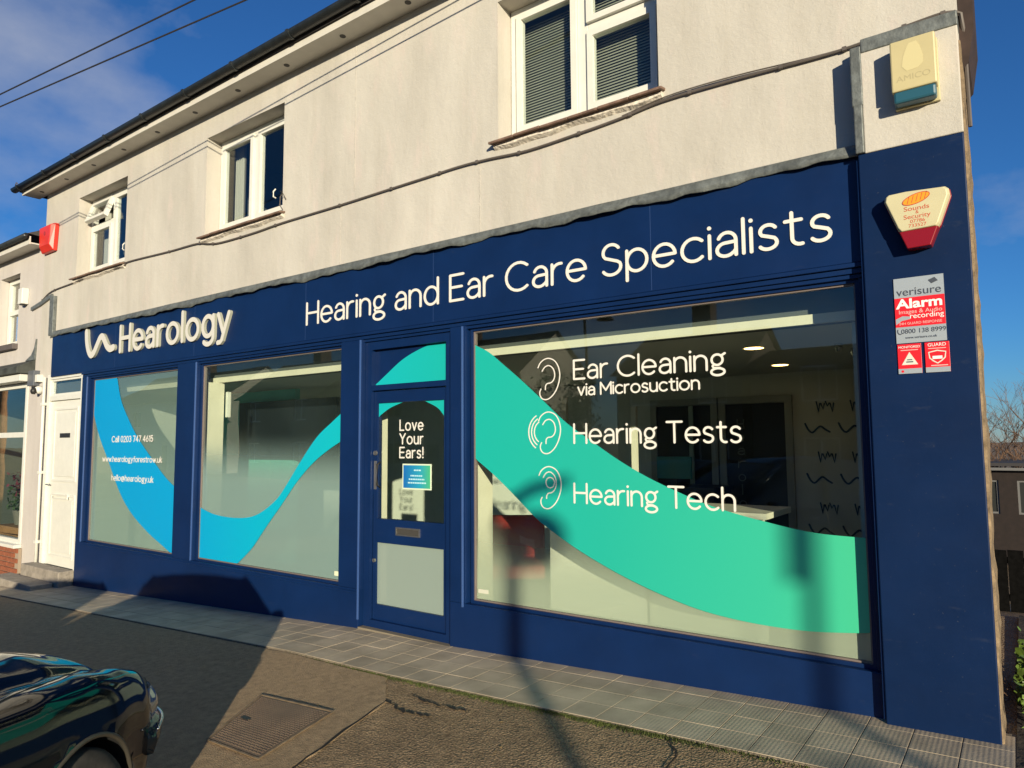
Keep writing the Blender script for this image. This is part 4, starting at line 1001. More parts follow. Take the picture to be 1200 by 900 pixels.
# wave motif repeated on the right wall
NAVYW = mat('navy_wallpaper_ink', (.02, .07, .13), .6)
wp = MB()
for r_ in range(6):
    for c_ in range(4):
        x0_ = -1.86+c_*.33+.12*(r_ % 2); zz = .52+r_*.265
        if r_ % 2 == 0: st_ = smooth([(0, .085), (.03, .02), (.07, -.01), (.12, .035), (.155, .055), (.20, .02), (.24, -.005)], 3); wp.stroke([(x0_+p[0], zz+p[1]) for p in st_], .019, 3.592, 3.598)
        else:
            for q_ in range(4): wp.stroke([(x0_+q_*.045, zz+.05-.02*(q_ % 2)), (x0_+.02+q_*.045, zz-.06+.03*(q_ % 3)), (x0_+.035+q_*.045, zz+.03)], .014, 3.592-.0004*q_, 3.598)
o = wp.build('wall_motif', NAVYW); tag(o, 'navy wave motifs printed over the back wall of the shop', kind='structure')
WARM = bpy.data.materials.new('lit_downlight'); WARM.use_nodes = True
WARM.node_tree.nodes['Principled BSDF'].inputs['Emission Color'].default_value = (1, .62, .22, 1); WARM.node_tree.nodes['Principled BSDF'].inputs['Emission Strength'].default_value = 6
for k, (x, y, l) in enumerate(((-1.69, 1.33, 'nearer of two lit warm downlights in the shop ceiling'), (-1.87, 2.75, 'farther of two lit warm downlights in the shop ceiling'))):
    e = empty('ceiling_downlight', (x, y, 2.225)); tag(e, l, 'downlight', 'lit ceiling downlights')
    MB().lathe([(.075, -.006), (.075, 0)], (0, 0, 0), 'z', 24).build('lamp', WARM, e); MB().lathe([(.076, -.004), (.09, -.004), (.09, 0), (.076, 0)], (0, 0, 0), 'z', 24).build('rim', PLASTER, e)
for k, (x, y, pos) in enumerate(((-1.1, 1.5, 'nearest'), (-1.05, 1.85, 'middle'), (-1.02, 2.2, 'farthest'))):
    o = MB().lathe([(.02, -.06), (.03, -.03), (.03, 0)], (x, y, 2.224), 'z', 12).build('ceiling_spotlight', CHROME); tag(o, pos+' of three small chrome spotlights at the right of the shop ceiling', 'spotlight', 'row of small chrome ceiling spots')
# turquoise partition and screen behind the second window
TQ = mat('turquoise_wall', (.10, .42, .36), .8, var=.06)
struct('turquoise_partition', MB().box(-9.6, -7.55, 1.35, 1.43, -.02, 2.2), TQ)
tv = empty('wall_screen', (-7.55, 1.30, 1.85)); tag(tv, 'large dark wall screen inside behind the second window', 'screen')
MB().box(-1.1, .9, -.03, .03, -.55, .20).build('panel', mat('dark_screen', (.012, .016, .02), .15), tv, bevel=.005); MB().box(-.3, .3, .031, .06, -.3, .1).build('bracket', BLACKP, tv)
sb = MB().box(-7.50, -7.46, .345, .40, 1.80, 2.10).build('blind_bracket', UPVC, None, bevel=.01); tag(sb, 'small white box fixed at the inner corner of the second window', 'bracket')

# ------------------------------------------------------------------ neighbouring shop on the left
nb = empty('neighbour_building', (-15, 1, 0)); tag(nb, 'lower white building adjoining on the left, with a small shop window and awning', 'building')
def npart(mb, name, m, parent=nb, **k):
    o = mb.build(name, m, parent, **k)
    if parent is nb: o.location = (15, -1, 0)
    return o
NW = [(-13.75, -12.93, 3.12, 4.27), (-15.6, -14.8, 3.12, 4.27), (-16.5, -12.36, 0, 2.46)]
npart(wall_mesh(MB(), -19, -12.005, -1.2, 4.62, NW, .045, .3), 'wall', NWALL)
npart(MB().box(-19.2, -12.01, -.15, .04, 4.55, 4.57), 'soffit', SOFFIT)
npart(MB().box(-19.2, -12.01, -.17, -.151, 4.54, 4.66), 'eaves_board', SOFFIT)
npart(MB().tube([(-19.3, -.215, 4.64), (-12.01, -.215, 4.66)], .042, 10), 'gutter', GUTTER, smooth=True)
npart(MB().add([(-19.2, -.2, 4.68), (-12.01, -.2, 4.70), (-12.01, 3.2, 6.4), (-19.2, 3.2, 6.4), (-12.01, 3.2, 4.5), (-19.2, 3.2, 4.5)], [(0, 1, 2, 3), (1, 4, 2), (0, 3, 5), (2, 4, 5, 3)]), 'roof', ROOF)
for (x0, x1, z0, z1) in NW[:2]:
    w = npart(frame_mesh(x0+.01, x1-.01, z0+.02, z1-.01, .07, .17, .24), 'window', UPVC, bevel=.004)
    MB().box(x0+.08, x1-.08, .172, .23, 3.66, 3.74).build('transom', UPVC, w)
    MB().box(x0+.078, x1-.078, .20, .206, z0+.09, z1-.08).build('pane', UGLASS, w)
    MB().box(x0, x1, .32, .34, z0, z1).build('blind', mat('grey_blind', (.24, .22, .18), .8), w)
    MB().box(x0-.05, x1+.05, -.03, .16, z0-.09, z0-.002).build('sill', mat('dark_sill', (.10, .085, .08), .7, var=.2), w, bevel=.005)
sw_ = npart(frame_mesh(-16.5, -12.361, .001, 2.459, .07, .03, .12), 'shop_window', UPVC, bevel=.005)
MB().box(-16.43, -12.432, .032, .11, 1.62, 1.70).build('transom', UPVC, sw_)
MB().box(-14.5, -14.43, .033, .11, .072, 1.618).build('mullion', UPVC, sw_)
MB().box(-16.43, -12.432, .06, .067, .072, 2.388).build('pane', GLASS, sw_)
MB().box(-16.6, -12.33, -.06, .044, -.05, .0).build('sill', UPVC, sw_, bevel=.005)
npart(MB().add([(-16.6, .3, -.4), (-12.3, .3, -.4), (-12.3, 3.2, -.4), (-16.6, 3.2, -.4), (-16.6, .3, 2.6), (-12.3, .3, 2.6), (-12.3, 3.2, 2.6), (-16.6, 3.2, 2.6)], [(0, 1, 2, 3), (4, 7, 6, 5), (3, 2, 6, 7), (0, 3, 7, 4), (1, 5, 6, 2)]), 'room_lining', mat('dim_shop_room', (.09, .10, .09), .9))
BRK = [mat('red_brick', (.24, .075, .035), .9, var=.25, vscale=20, bump=.6, bscale=60), mat('brown_brick', (.18, .07, .035), .9, var=.25, vscale=20, bump=.6, bscale=60)]
npart(MB().box(-16.5, -12.3, .0, .04, -1.3, -.052), 'mortar_plinth', mat('brick_mortar', (.30, .24, .18), .95))
rr = random.Random(4); brick = MB().box(-.105, .105, -.02, .02, -.031, .031).build('brick', BRK[0], nb, bevel=.003)
k = 0
for r_ in range(11):
    for c_ in range(10):
        x = -12.42-c_*.223-.11*(r_ % 2); z = -.09-r_*.074
        if z < gz(x)-.05: continue
        o = brick if k == 0 else brick.copy()
        if k: COL.objects.link(o); o.parent = nb
        o.location = (x+15, -.005-1+rr.uniform(-.003, .003), z); k += 1
AWN = mat('dark_awning', (.045, .05, .045), .8, var=.4, vscale=6)
npart(MB().add([(-16.7, .04, 2.80), (-12.15, .04, 2.80), (-12.15, -.20, 2.68), (-16.7, -.20, 2.68), (-16.7, .04, 2.58), (-12.15, .04, 2.58), (-12.15, -.20, 2.58), (-16.7, -.20, 2.58)], [(0, 3, 2, 1), (2, 3, 7, 6), (1, 2, 6, 5), (0, 4, 7, 3), (4, 5, 6, 7)]), 'awning_box', AWN, bevel=.01)
npart(MB().box(-16.6, -12.2, -.14, .03, 2.47, 2.575), 'awning_board', UPVC, bevel=.005)
npart(MB().add([(-12.5, .02, 2.80), (-12.14, .02, 2.80), (-12.12, .02, 3.12), (-12.17, .02, 2.98), (-12.27, .02, 2.88), (-12.5, .044, 2.80), (-12.14, .044, 2.80), (-12.12, .044, 3.12), (-12.17, .044, 2.98), (-12.27, .044, 2.88)], [(0, 1, 2, 3, 4), (9, 8, 7, 6, 5), (0, 4, 9, 5), (4, 3, 8, 9), (3, 2, 7, 8), (1, 6, 7, 2)]), 'torn_flashing', LEAD)
# window display of the neighbour: pot plants
PLF = mat('dark_plant_leaf', (.035, .07, .02), .6, var=.4, vscale=14); FLW = mat('dusky_flowers', (.16, .03, .05), .7, var=.4, vscale=20)
for kx, (x, lab) in enumerate(((-12.85, 'bushy dark pot plant with dusky flowers in the neighbour window'), (-13.4, 'second dark pot plant further left in the neighbour window'))):
    e = empty('pot_plant', (x, .40, .20)); tag(e, lab, 'plant', 'plants in the neighbour window')
    MB().lathe([(.09, 0), (.13, .22), (.13, .24)], (0, 0, 0), 'z', 16).build('pot', mat('grey_pot', (.16, .15, .13), .7), e)
    for nm, mt, z0, z1, cnt in (('foliage', PLF, .25, .62, 260), ('flowers', FLW, .45, .85, 240)):
        mb = MB()
        for i in range(cnt):
            a = rr.uniform(0, 6.28); q = rr.uniform(0, .22); c = Vector((q*math.cos(a), q*math.sin(a), rr.uniform(z0, z1)))
            u = Vector((rr.gauss(0, 1), rr.gauss(0, 1), rr.gauss(0, 1))).normalized()*.035; v = u.cross(Vector((rr.gauss(0, 1), rr.gauss(0, 1), 1))).normalized()*.018
            mb.add([c-u, c-v, c+u, c+v], [(0, 1, 2, 3)])
        mb.build(nm, mt, e)
bs = empty('display_stand', (-12.9, .35, -.1)); tag(bs, 'wooden slatted stand under the plants in the neighbour window', 'stand')
WOOD = mat('warm_wood', (.36, .19, .09), .7, var=.25, vscale=9)
MB().box(-.9, .35, -.16, .2, .26, .295).build('top', WOOD, bs); MB().box(-.9, .35, -.15, -.12, .10, .17).build('rail', WOOD, bs)
for x in (-.88, .30): MB().box(x, x+.04, -.14, .18, -.15, .26).build('leg', WOOD, bs)
nbx = empty('meter_box', (-12.62, .045, 3.83)); tag(nbx, 'small white meter box beside the neighbour upstairs window', 'box')
MB().box(-.07, .09, -.10, -.0005, -.12, .13).build('cover', UPVC, nbx, bevel=.01); MB().box(-.03, .05, -.09, -.02, -.135, -.1205).build('cable_gland', BLACKP, nbx)
cb = empty('junction_box', (-12.03, .045, 2.50)); tag(cb, 'grey junction box on the wall beside the white flat door', 'box')
MB().box(-.15, .08, -.09, -.0005, -.11, .12).build('cover', mat('slate_plastic', (.10, .11, .13), .5), cb, bevel=.006); MB().box(.10, .2, -.08, -.0005, -.06, .05).build('side_plate', UPVC, cb, bevel=.004)
cc = empty('security_camera', (-11.86, .045, 2.30)); tag(cc, 'small dome security camera under the grey junction box', 'camera')
MB().lathe([(.04, -.09), (.06, -.06), (.06, 0)], (0, 0, .02), 'y', 16).build('mount', UPVC, cc, smooth=True); MB().lathe([(.02, -.15), (.045, -.135), (.05, -.095)], (0, 0, .0), 'y', 16).build('lens_housing', BLACKP, cc, smooth=True)
dp = empty('downpipe', (-11.66, .0, 1.0)); tag(dp, 'slim white waste pipe running down beside the flat door', 'pipe')
MB().tube([(0, 0, -1.3), (0, 0, 1.5)], .022, 10).build('pipe', UPVC, dp, smooth=True)
for z in (-.9, .1, 1.1): MB().box(-.035, .035, -.03, .039, z-.02, z+.02).build('clip', UPVC, dp)

# ------------------------------------------------------------------ parked cars nosed in towards the shop
PAINT = mat('dark_navy_paint', (.002, .005, .009), .06, coat=.1, spec=.4)
TYRE = mat('tyre_rubber', (.035, .032, .028), .85, var=.3, vscale=30); RIM = mat('alloy_rim', (.38, .34, .26), .35, metal=.8)
CGLASS = mat('car_glass', (.012, .016, .016), .05, spec=.8)
LAMP = mat('headlamp_lens', (.32, .35, .36), .08, metal=.6, coat=1)
def lerp(tab, x):
    for (a, b), (c, d) in zip(tab[:-1], tab[1:]):
        if x <= c:
            t = (x-a)/(c-a); t = t*t*(3-2*t)*.5+t*.5; return b+(d-b)*t
    return tab[-1][1]
TW = [(-2.2, .62), (-2.12, .72), (-1.9, .79), (-1.3, .845), (0, .86), (1.2, .86), (1.6, .84), (1.85, .795), (2.0, .73), (2.1, .64), (2.17, .50), (2.2, .36)]
TT = [(-2.2, .66), (-2.15, .84), (-2.0, .93), (-1.6, .965), (.95, .975), (1.3, .94), (1.6, .895), (1.85, .825), (2.0, .75), (2.1, .68), (2.17, .60), (2.2, .53)]
TSH = [(-2.2, .60), (-2.1, .80), (-1.8, .885), (-1.2, .90), (.8, .90), (1.2, .86), (1.5, .82), (1.75, .77), (1.9, .725), (2.0, .685), (2.1, .615), (2.17, .54), (2.2, .48)]
TB = [(-2.2, .42), (-2.0, .25), (-1.5, .20), (1.5, .19), (2.0, .22), (2.15, .28), (2.2, .36)]
def make_car():
    car = empty('parked_car')
    xs = [-2.2, -2.19, -2.17]+[-2.14+.04*i for i in range(int(4.28/.04)+1)]+[2.16, 2.18, 2.192, 2.2]
    bm = MB(); NS = 30; secs = []
    for x in xs:
        w, zt, zs, zb = lerp(TW, x), lerp(TT, x), lerp(TSH, x), lerp(TB, x)
        fr = max(0, min(1, (x-.9)/.6))
        ctl = [(w*.90, zb), (w*.965, zb+.07), (w*.995, zb+(zs-zb)*.35), (w, zb+(zs-zb)*.58), (w*.985, zb+(zs-zb)*.80), (w*.955, zs-.035), (w*.90, zs-.002+.012*fr), (w*.80, zs+.006+.014*fr), (w*.69, zs-.004+.006*fr), (w*.60, zs+(zt-zs)*.55-.012*fr), (w*.45, zt-.018), (w*.22, zt-.004), (0, zt)]
        sm = smooth(ctl, 4); secs.append(sm)
    n = len(secs[0])
    for side in (-1, 1):
        o = len(bm.v)
        for x, s in zip(xs, secs):
            for (y, z) in s: bm.v.append((x, side*y, z))
        for i in range(len(xs)-1):
            for k in range(n-1):
                bm.f.append((o+i*n+k, o+(i+1)*n+k, o+(i+1)*n+k+1, o+i*n+k+1)); bm.mi.append(0)
        for end in (0, len(xs)-1):
            c = len(bm.v); bm.v.append((xs[end], 0, .5))
            for k in range(n-1): bm.f.append((c, o+end*n+k, o+end*n+k+1)); bm.mi.append(0)
    # cut wheel arches
    RA = .345
    keep = []
    for f in bm.f:
        c = [bm.v[i] for i in f]; inside = [False]*len(c)
        for wx in (1.38, -1.32):
            ins = [math.hypot(p[0]-wx, p[2]-.31) < RA and abs(p[1]) > .45 and p[2] < .80 for p in c]
            inside = [a or b for a, b in zip(inside, ins)]
        keep.append(not all(inside))
    bm.f = [f for f, k in zip(bm.f, keep) if k]; bm.mi = [0]*len(bm.f)
    for i, p in enumerate(bm.v):
        for wx in (1.38, -1.32):
            d = math.hypot(p[0]-wx, p[2]-.31)
            if d < RA and abs(p[1]) > .45 and p[2] < .80 and d > 1e-4: bm.v[i] = (wx+(p[0]-wx)*RA/d, p[1], .31+(p[2]-.31)*RA/d)
    body = bm.build('body', PAINT, car, smooth=True, weld=True)
    # arch lips and liners
    for wx in (1.38, -1.32):
        for s in (-1, 1):
            p = [(wx+RA*math.cos(R(a)), s*(.852 if wx > 0 else .842), .31+RA*math.sin(R(a))) for a in range(-8, 189, 7)]
            p = [(x, s*(lerp(TW, x)*.992), z) for x, y, z in p]
            MB().tube(p, .010, 6).build('arch_lip', mat('arch_lip_sunlit_tint', (.05, .045, .035), .4), body, smooth=True)  # sunlit gleam put into the lip's paler, warmer colour
            ln = MB(); pr = [(wx+(RA+.004)*math.cos(R(a)), .31+(RA+.004)*math.sin(R(a))) for a in range(-20, 201, 10)]
            for x, z in pr: ln.v += [(x, s*.50, z), (x, s*.83, z)]
            ln.f = [(2*i, 2*i+2, 2*i+3, 2*i+1) for i in range(len(pr)-1)]; ln.mi = [0]*len(ln.f)
            ln.build('arch_liner', BLACKP, body)
            w = MB().lathe([(.19, -.085), (.235, -.10), (.285, -.095), (.300, -.07), (.302, 0), (.300, .07), (.285, .095), (.235, .10), (.19, .085)], (0, 0, 0), 'y', 40).build('wheel', TYRE, car, smooth=True)
            w.location = (wx, s*.735, .31)
            r_ = MB(); r_.lathe([(.196, -s*.02), (.205, s*.088), (.198, s*.094), (.185, s*.075), (.06, s*.060), (.05, s*.072), (.001, s*.075)], (0, 0, 0), 'y', 40)
            q = r_.build('rim', RIM, w, smooth=True)
            for k in range(10):
                a = 2*math.pi*k/10; sp = MB(); c, sn = math.cos(a), math.sin(a)
                sp.tube([(.05*c, s*.075, .05*sn), (.19*c, s*.088, .19*sn)], .013, 6); sp.build('spoke', RIM, w)
    # bonnet shut lines
    for s in (-1, 1):
        sp = smooth([(.98, .74), (1.25, .70), (1.5, .66), (1.75, .60), (1.95, .53), (2.06, .44)], 5); pts = []
        for x, y in sp:
            w = lerp(TW, x); i = min(range(len(xs)), key=lambda k: abs(xs[k]-x)); sec = secs[i]
            j = min(range(n), key=lambda k: abs(sec[k][0]-y)); j2 = j+1 if sec[j][0] > y and j+1 < n else max(j-1, 0)
            a, b = sec[j], sec[j2]; t = 0 if a[0] == b[0] else max(0, min(1, (y-a[0])/(b[0]-a[0]))); pts.append((x, s*y, a[1]+(b[1]-a[1])*t-.001))
        MB().tube(pts, .0045, 5).build('bonnet_gap', BLACKP, body)
    for xg in (.86, -.28):
        for s in (-1, 1):
            i = min(range(len(xs)), key=lambda k: abs(xs[k]-xg)); MB().tube([(xs[i], s*(y+.0005), z) for y, z in secs[i] if .24 < z < .90 and y > .7], .004, 5).build('panel_gap', BLACKP, body)
    # bumpers with bright blades wrapping the corners
    for end, xx in ((1, [2.195, 2.17, 2.1, 2.0, 1.86]), (-1, [-2.195, -2.17, -2.12, -2.0, -1.85])):
        pts = []
        for x in xx: pts.append((x+.012*end, lerp(TW, x)+.018))
        path = [(x, -y) for x, y in pts[::-1]]+[(pts[0][0]+.02*end, 0)]+pts
        path = smooth([(a, b) for a, b in path], 4)
        bmz = MB()
        for x, y in path:
            bmz.v += [(x-.05*end, y*.93, .40), (x, y, .405), (x+.012*end, y*1.01, .45), (x, y, .505), (x-.05*end, y*.93, .515)]
        for i in range(len(path)-1):
            for k in range(4): bmz.f.append((5*i+k, 5*i+k+1, 5*i+6+k, 5*i+5+k)); bmz.mi.append(0)
        bmz.f += [(0, 1, 2, 3, 4), tuple(range(len(bmz.v)-1, len(bmz.v)-6, -1))]; bmz.mi += [0, 0]
        bp = bmz.build('bumper', PAINT, car, smooth=True)
        MB().tube([(x+.012*end, y*1.012, .50) for x, y in path], .006, 6).build('chrome_trim', CHROME, bp, smooth=True)
    # headlamps: upright lenses set in the wing fronts
    for s in (-1, 1):
        hl = MB(); cols = []
        for a in range(9):
            x = 2.12-.022*a
            y = lerp(TW, x)
            col = []
            for b in range(7):
                z = .505+.130*b/6; bul = .016*math.sin(math.pi*b/6)*math.sin(math.pi*(a+.5)/9.0)
                col.append((x+.012+bul, s*(y*(.99-.03*(b/6))+bul+.004), z))
            cols.append(col)
        hl.v = [p for c in cols for p in c]
        hl.f = [(i*7+k, i*7+k+1, i*7+8+k, i*7+7+k) for i in range(8) for k in range(6)]; hl.mi = [0]*len(hl.f)
        hl.build('headlamp', LAMP, car, smooth=True)
        MB().box(-2.16, -2.06, s*.5, s*.72, .62, .78).build('tail_lamp', mat('tail_lamp_red', (.25, .01, .01), .2), car, bevel=.02)
        m_ = MB(); loft(m_, [(.60, .90), (.60, 1.02), (.66, 1.035), (.68, .91)], s*.90, [(.58, .89), (.58, 1.03), (.68, 1.05), (.71, .90)], s*1.0, [(.60, .91), (.60, 1.01), (.66, 1.02), (.68, .92)], s*1.03)
        m_.build('door_mirror', PAINT, car, bevel=.015)
        MB().box(.60, .66, s*.84, s*.91, .92, .95).build('mirror_arm', PAINT, car)
        MB().box(-.15, -.02, s*.853, s*.868, .80, .825).build('door_handle', CHROME, car, bevel=.005)
    MB().box(2.10, 2.205, -.30, .30, .52, .575).build('grille', BLACKP, car, bevel=.01)
    for k in range(9): MB().box(2.200, 2.212, -.29+.07*k, -.28+.07*k+.012, .525, .57).build('grille_bar', CHROME, car)
    MB().box(2.225, 2.232, -.26, .26, .33, .44).build('number_plate', mat('blank_plate', (.7, .7, .66), .4), car)
    # cabin
    TC = [(1.02, .93, .93), (.60, .93, 1.21), (.22, .93, 1.44), (0, .93, 1.49), (-.5, .93, 1.51), (-.95, .93, 1.48), (-1.25, .94, 1.37), (-1.60, .95, 1.12), (-1.82, .95, .955)]
    gl = MB()
    for x, zb, zt in TC:
        h_ = (zt-.93)/.52; wt = .77-.125*h_
        gl.v += [(x, -.775, zb-.02), (x, -(.775+wt)/2-.01, (zb+zt)/2-.0), (x, -wt, zt-.03*h_), (x, -wt*.5, zt), (x, 0, zt+.008), (x, wt*.5, zt), (x, wt, zt-.03*h_), (x, (.775+wt)/2+.01, (zb+zt)/2), (x, .775, zb-.02)]
    for i in range(len(TC)-1):
        for k in range(8): gl.f.append((9*i+k, 9*i+k+1, 9*i+10+k, 9*i+9+k)); gl.mi.append(0)
    gl.build('cabin_glass', CGLASS, car, smooth=True)
    rf = MB()
    for x, zb, zt in TC[2:7]:
        h_ = (zt-.93)/.52; wt = .77-.125*h_
        rf.v += [(x, -wt-.012, zt-.045*h_-.02), (x, -wt+.01, zt-.02*h_), (x, -wt*.5, zt+.008), (x, 0, zt+.016), (x, wt*.5, zt+.008), (x, wt-.01, zt-.02*h_), (x, wt+.012, zt-.045*h_-.02)]
    for i in range(4):
        for k in range(6): rf.f.append((7*i+k, 7*i+k+1, 7*i+8+k, 7*i+7+k)); rf.mi.append(0)
    rf.build('roof', PAINT, car, smooth=True)
    for s in (-1, 1):
        for a, b in ((0, 2), (7, 6)):
            p = []
            for i in (range(0, 3) if a == 0 else (8, 7, 6)):
                x, zb, zt = TC[i]; h_ = (zt-.93)/.52; p.append((x, s*(.772-.125*h_+.008), zt-.02))
            MB().tube(p, .032, 6).build('pillar', PAINT, car, smooth=True)
        MB().tube([(-.35, s*.785, .93), (-.40, s*.73, 1.2), (-.45, s*.655, 1.45)], .03, 6).build('pillar', PAINT, car, smooth=True)
    return car
car = make_car(); CX, CY, TH = -2.775, -4.705, R(121.5)
car.location = (CX, CY, gz(CX, CY)-.035); car.rotation_euler = (0, 0, TH)
tag(car, 'dark glossy car at the lower left with its nose towards the shop', 'car', 'cars parked nose in before the shop')
car2 = copy_tree(car); car2.location = (CX-2.25*math.sin(TH), CY+2.25*math.cos(TH), gz(CX-2.2, CY)-.06)
tag(car2, 'second dark car parked further left, out of frame beside the first', 'car')
car3 = copy_tree(car); car3.location = (CX-4.5*math.sin(TH), CY+4.5*math.cos(TH), gz(CX-4.5, CY)-.1)
tag(car3, 'third dark car parked furthest left, out of frame', 'car')

# ------------------------------------------------------------------ overhead wires
WIRE = mat('overhead_wire', (.02, .02, .025), .6)
def wire(pts, label):
    o = MB().tube(smooth3(pts), .0075, 6).build('overhead_wire', WIRE); tag(o, label, 'wire', 'overhead service wires')
def smooth3(p): return p
wire([(-26, -4.0, 4.86), (-20, -3.18, 5.01), (-15, -2.49, 5.14), (-10, -1.79, 5.27), (-5, -1.09, 5.40), (-2, -.67, 5.48), (-.6, -.2, 5.56)], 'upper of two dark wires crossing the sky at top left')
wire([(-26, -4.12, 5.0), (-20, -3.22, 5.08), (-15, -2.47, 5.15), (-10, -1.72, 5.22), (-5, -.97, 5.29), (-2, -.52, 5.33), (-.8, -.2, 5.40)], 'lower of two dark wires crossing the sky at top left')
tp = empty('telegraph_pole', (-26.1, -4.05, gz(-26, -4))); tag(tp, 'wooden telegraph pole carrying the wires, out of frame to the left', 'pole')
MB().tube([(0, 0, -.2), (0, 0, 6.6)], .13, 12, rr=[.14, .10]).build('pole', WOOD, tp, smooth=True); MB().box(-.05, .05, -.5, .5, 5.8, 5.9).build('cross_arm', WOOD, tp)

# ------------------------------------------------------------------ signs and an added shadow caster behind the camera (their shadows fall on the shop)
GALV = mat('galvanised_post', (.35, .36, .36), .5, metal=.7)
def on_line(s, y): return s-y, y
x, y = on_line(-3.1, -10); e = empty('road_sign', (x, y, gz(x, y))); e.rotation_euler = (0, 0, R(45)); tag(e, 'round road sign on a grey post behind the viewer', 'sign')
MB().tube([(0, 0, -.1), (0, 0, 3.7)], .05, 12).build('post', GALV, e, smooth=True)
MB().lathe([(.21, -.004), (.21, .004)], (.13, -.06, 3.36), 'y', 32).build('plate', mat('sign_plate', (.6, .6, .58), .5), e)
MB().tube([(-.06, -.05, 3.45), (-.02, -.05, 3.62), (.12, -.05, 3.73), (.36, -.05, 3.76)], .05, 8).build('bracket', GALV, e)
x, y = on_line(-.96, -10); e = empty('parking_sign', (x, y, gz(x, y))); e.rotation_euler = (0, 0, R(45)); tag(e, 'narrow parking sign on a thin grey post behind the viewer', 'sign')
MB().tube([(0, 0, -.1), (0, 0, 3.7)], .035, 10).build('post', GALV, e, smooth=True); MB().box(-.11, -.04, -.05, -.04, 3.28, 3.7).build('plate', mat('sign_plate', (.6, .6, .58), .5), e)
x, y = on_line(-1.43, -7.2); e = empty('blot_caster', (x, y, gz(x, y))); e.rotation_euler = (0, 0, R(45)); tag(e, 'added unseen shadow machine on a post behind the viewer', 'caster')
MB().box(-.07, .07, -.05, .05, -.1, 1.2).build('stem', GALV, e, bevel=.01); MB().box(-.15, .15, -.11, .11, 1.2, 1.68).build('caster_head', mat('slate_caster', (.08, .09, .1), .4), e, bevel=.04)  # block on a stem added to cast the blot at the stall riser foot
# old style street lamp across the road, seen mirrored in the glass
lp = empty('street_lamp', (-12.3, -17, gz(-12, -17))); tag(lp, 'swan neck street lamp across the road, mirrored in the big window', 'street lamp')
MB().tube([(0, 0, -.1), (0, 0, 1), (0, 0, 6.6)], .06, 12, rr=[.09, .07, .045]).build('post', BLACKP, lp, smooth=True)
MB().tube([(0, 0, 6.5), (.1, 0, 6.8), (.4, 0, 6.95), (.7, 0, 6.9), (.8, 0, 6.7)], .025, 8).build('arm', BLACKP, lp, smooth=True)
MB().lathe([(.05, 6.72), (.10, 6.6), (.16, 6.5), (.30, 6.36), (.30, 6.33)], (.8, 0, 0), 'z', 20).build('shade', BLACKP, lp, smooth=True)

# houses across the road, mirrored in the windows
HB = mat('house_brick', (.075, .05, .04), .9, var=.25, vscale=3); HW = mat('house_render', (.5, .47, .4), .9, var=.1)
HR = mat('house_roof', (.09, .05, .035), .9, var=.3, vscale=3)
def house(x0, x1, y0, h, wm, label, chim=True, rg=2.4):
    e = empty('house', ((x0+x1)/2, y0, gz(-12, -20))); tag(e, label, 'house', 'houses across the road'); w = (x1-x0)/2
    hs = []
    for a in (-.55, .55):
        for z in (.9, 3.5): hs.append((a*w-.6, a*w+.6, z, z+1.3))
    hs.append((-.45, .45, .0, 2.05))
    m = wall_mesh(MB(), -w, w, 0, h, hs, -.15, .15); o = m.build('front_wall', wm, e); o.rotation_euler = (0, 0, math.pi)
    MB().box(-w, w, -7, -6.8, 0, h).build('rear_wall', wm, e)
    for s in (-1, 1):
        MB().add([(s*w, .15, 0), (s*w, -7, 0), (s*w, -7, h), (s*w, -3.4, h+rg), (s*w, .15, h)], [(0, 1, 2, 3, 4)]).build('gable', wm, e)
    MB().add([(-w-.2, .45, h-.1), (w+.2, .45, h-.1), (w+.2, -3.4, h+rg+.1), (-w-.2, -3.4, h+rg+.1), (w+.2, -7.3, h-.1), (-w-.2, -7.3, h-.1)], [(0, 1, 2, 3), (3, 2, 4, 5)]).build('roof', HR, e)
    if chim: MB().box(-.5, .3, -3.8, -3.0, h+1.6, h+3.6).build('chimney', HB, e)
    for (a, b, c, d) in hs[:-1]:
        f = frame_mesh(-b, -a, c, d, .07, .02, .08).build('window', UPVC, e); MB().box(-b+.07, -a-.07, .03, .04, c+.07, d-.07).build('pane', DARK, f)
        MB().box(-(a+b)/2-.03, -(a+b)/2+.03, .02, .07, c+.07, d-.07).build('glazing_bar', UPVC, f)
    MB().box(-.45, .45, -.05, .05, 0, 2.05).build('door', mat('house_door', (.05, .08, .06), .4), e)
    MB().box(-w+.1, w-.1, -.6, -.5, .02, h).build('inner_lining', ROOMD, e)
house(-13.6, -8.4, -22, 4.9, HB, 'brick house with a chimney across the road, mirrored in the big window', True, 1.9)
house(-8.2, 2.6, -22.4, 4.5, HB, 'brick house across the road, right of the one mirrored in the big window', False, 1.3)
house(-30.5, -19.5, -23, 5.4, HW, 'pale rendered house across the road, mirrored in the second window')
house(-41, -33, -22, 5.0, HB, 'brick house across the road, mirrored faintly in the second window')
house(-62, -46, -24, 5.5, HW, 'long pale house across the road, mirrored in the left window')

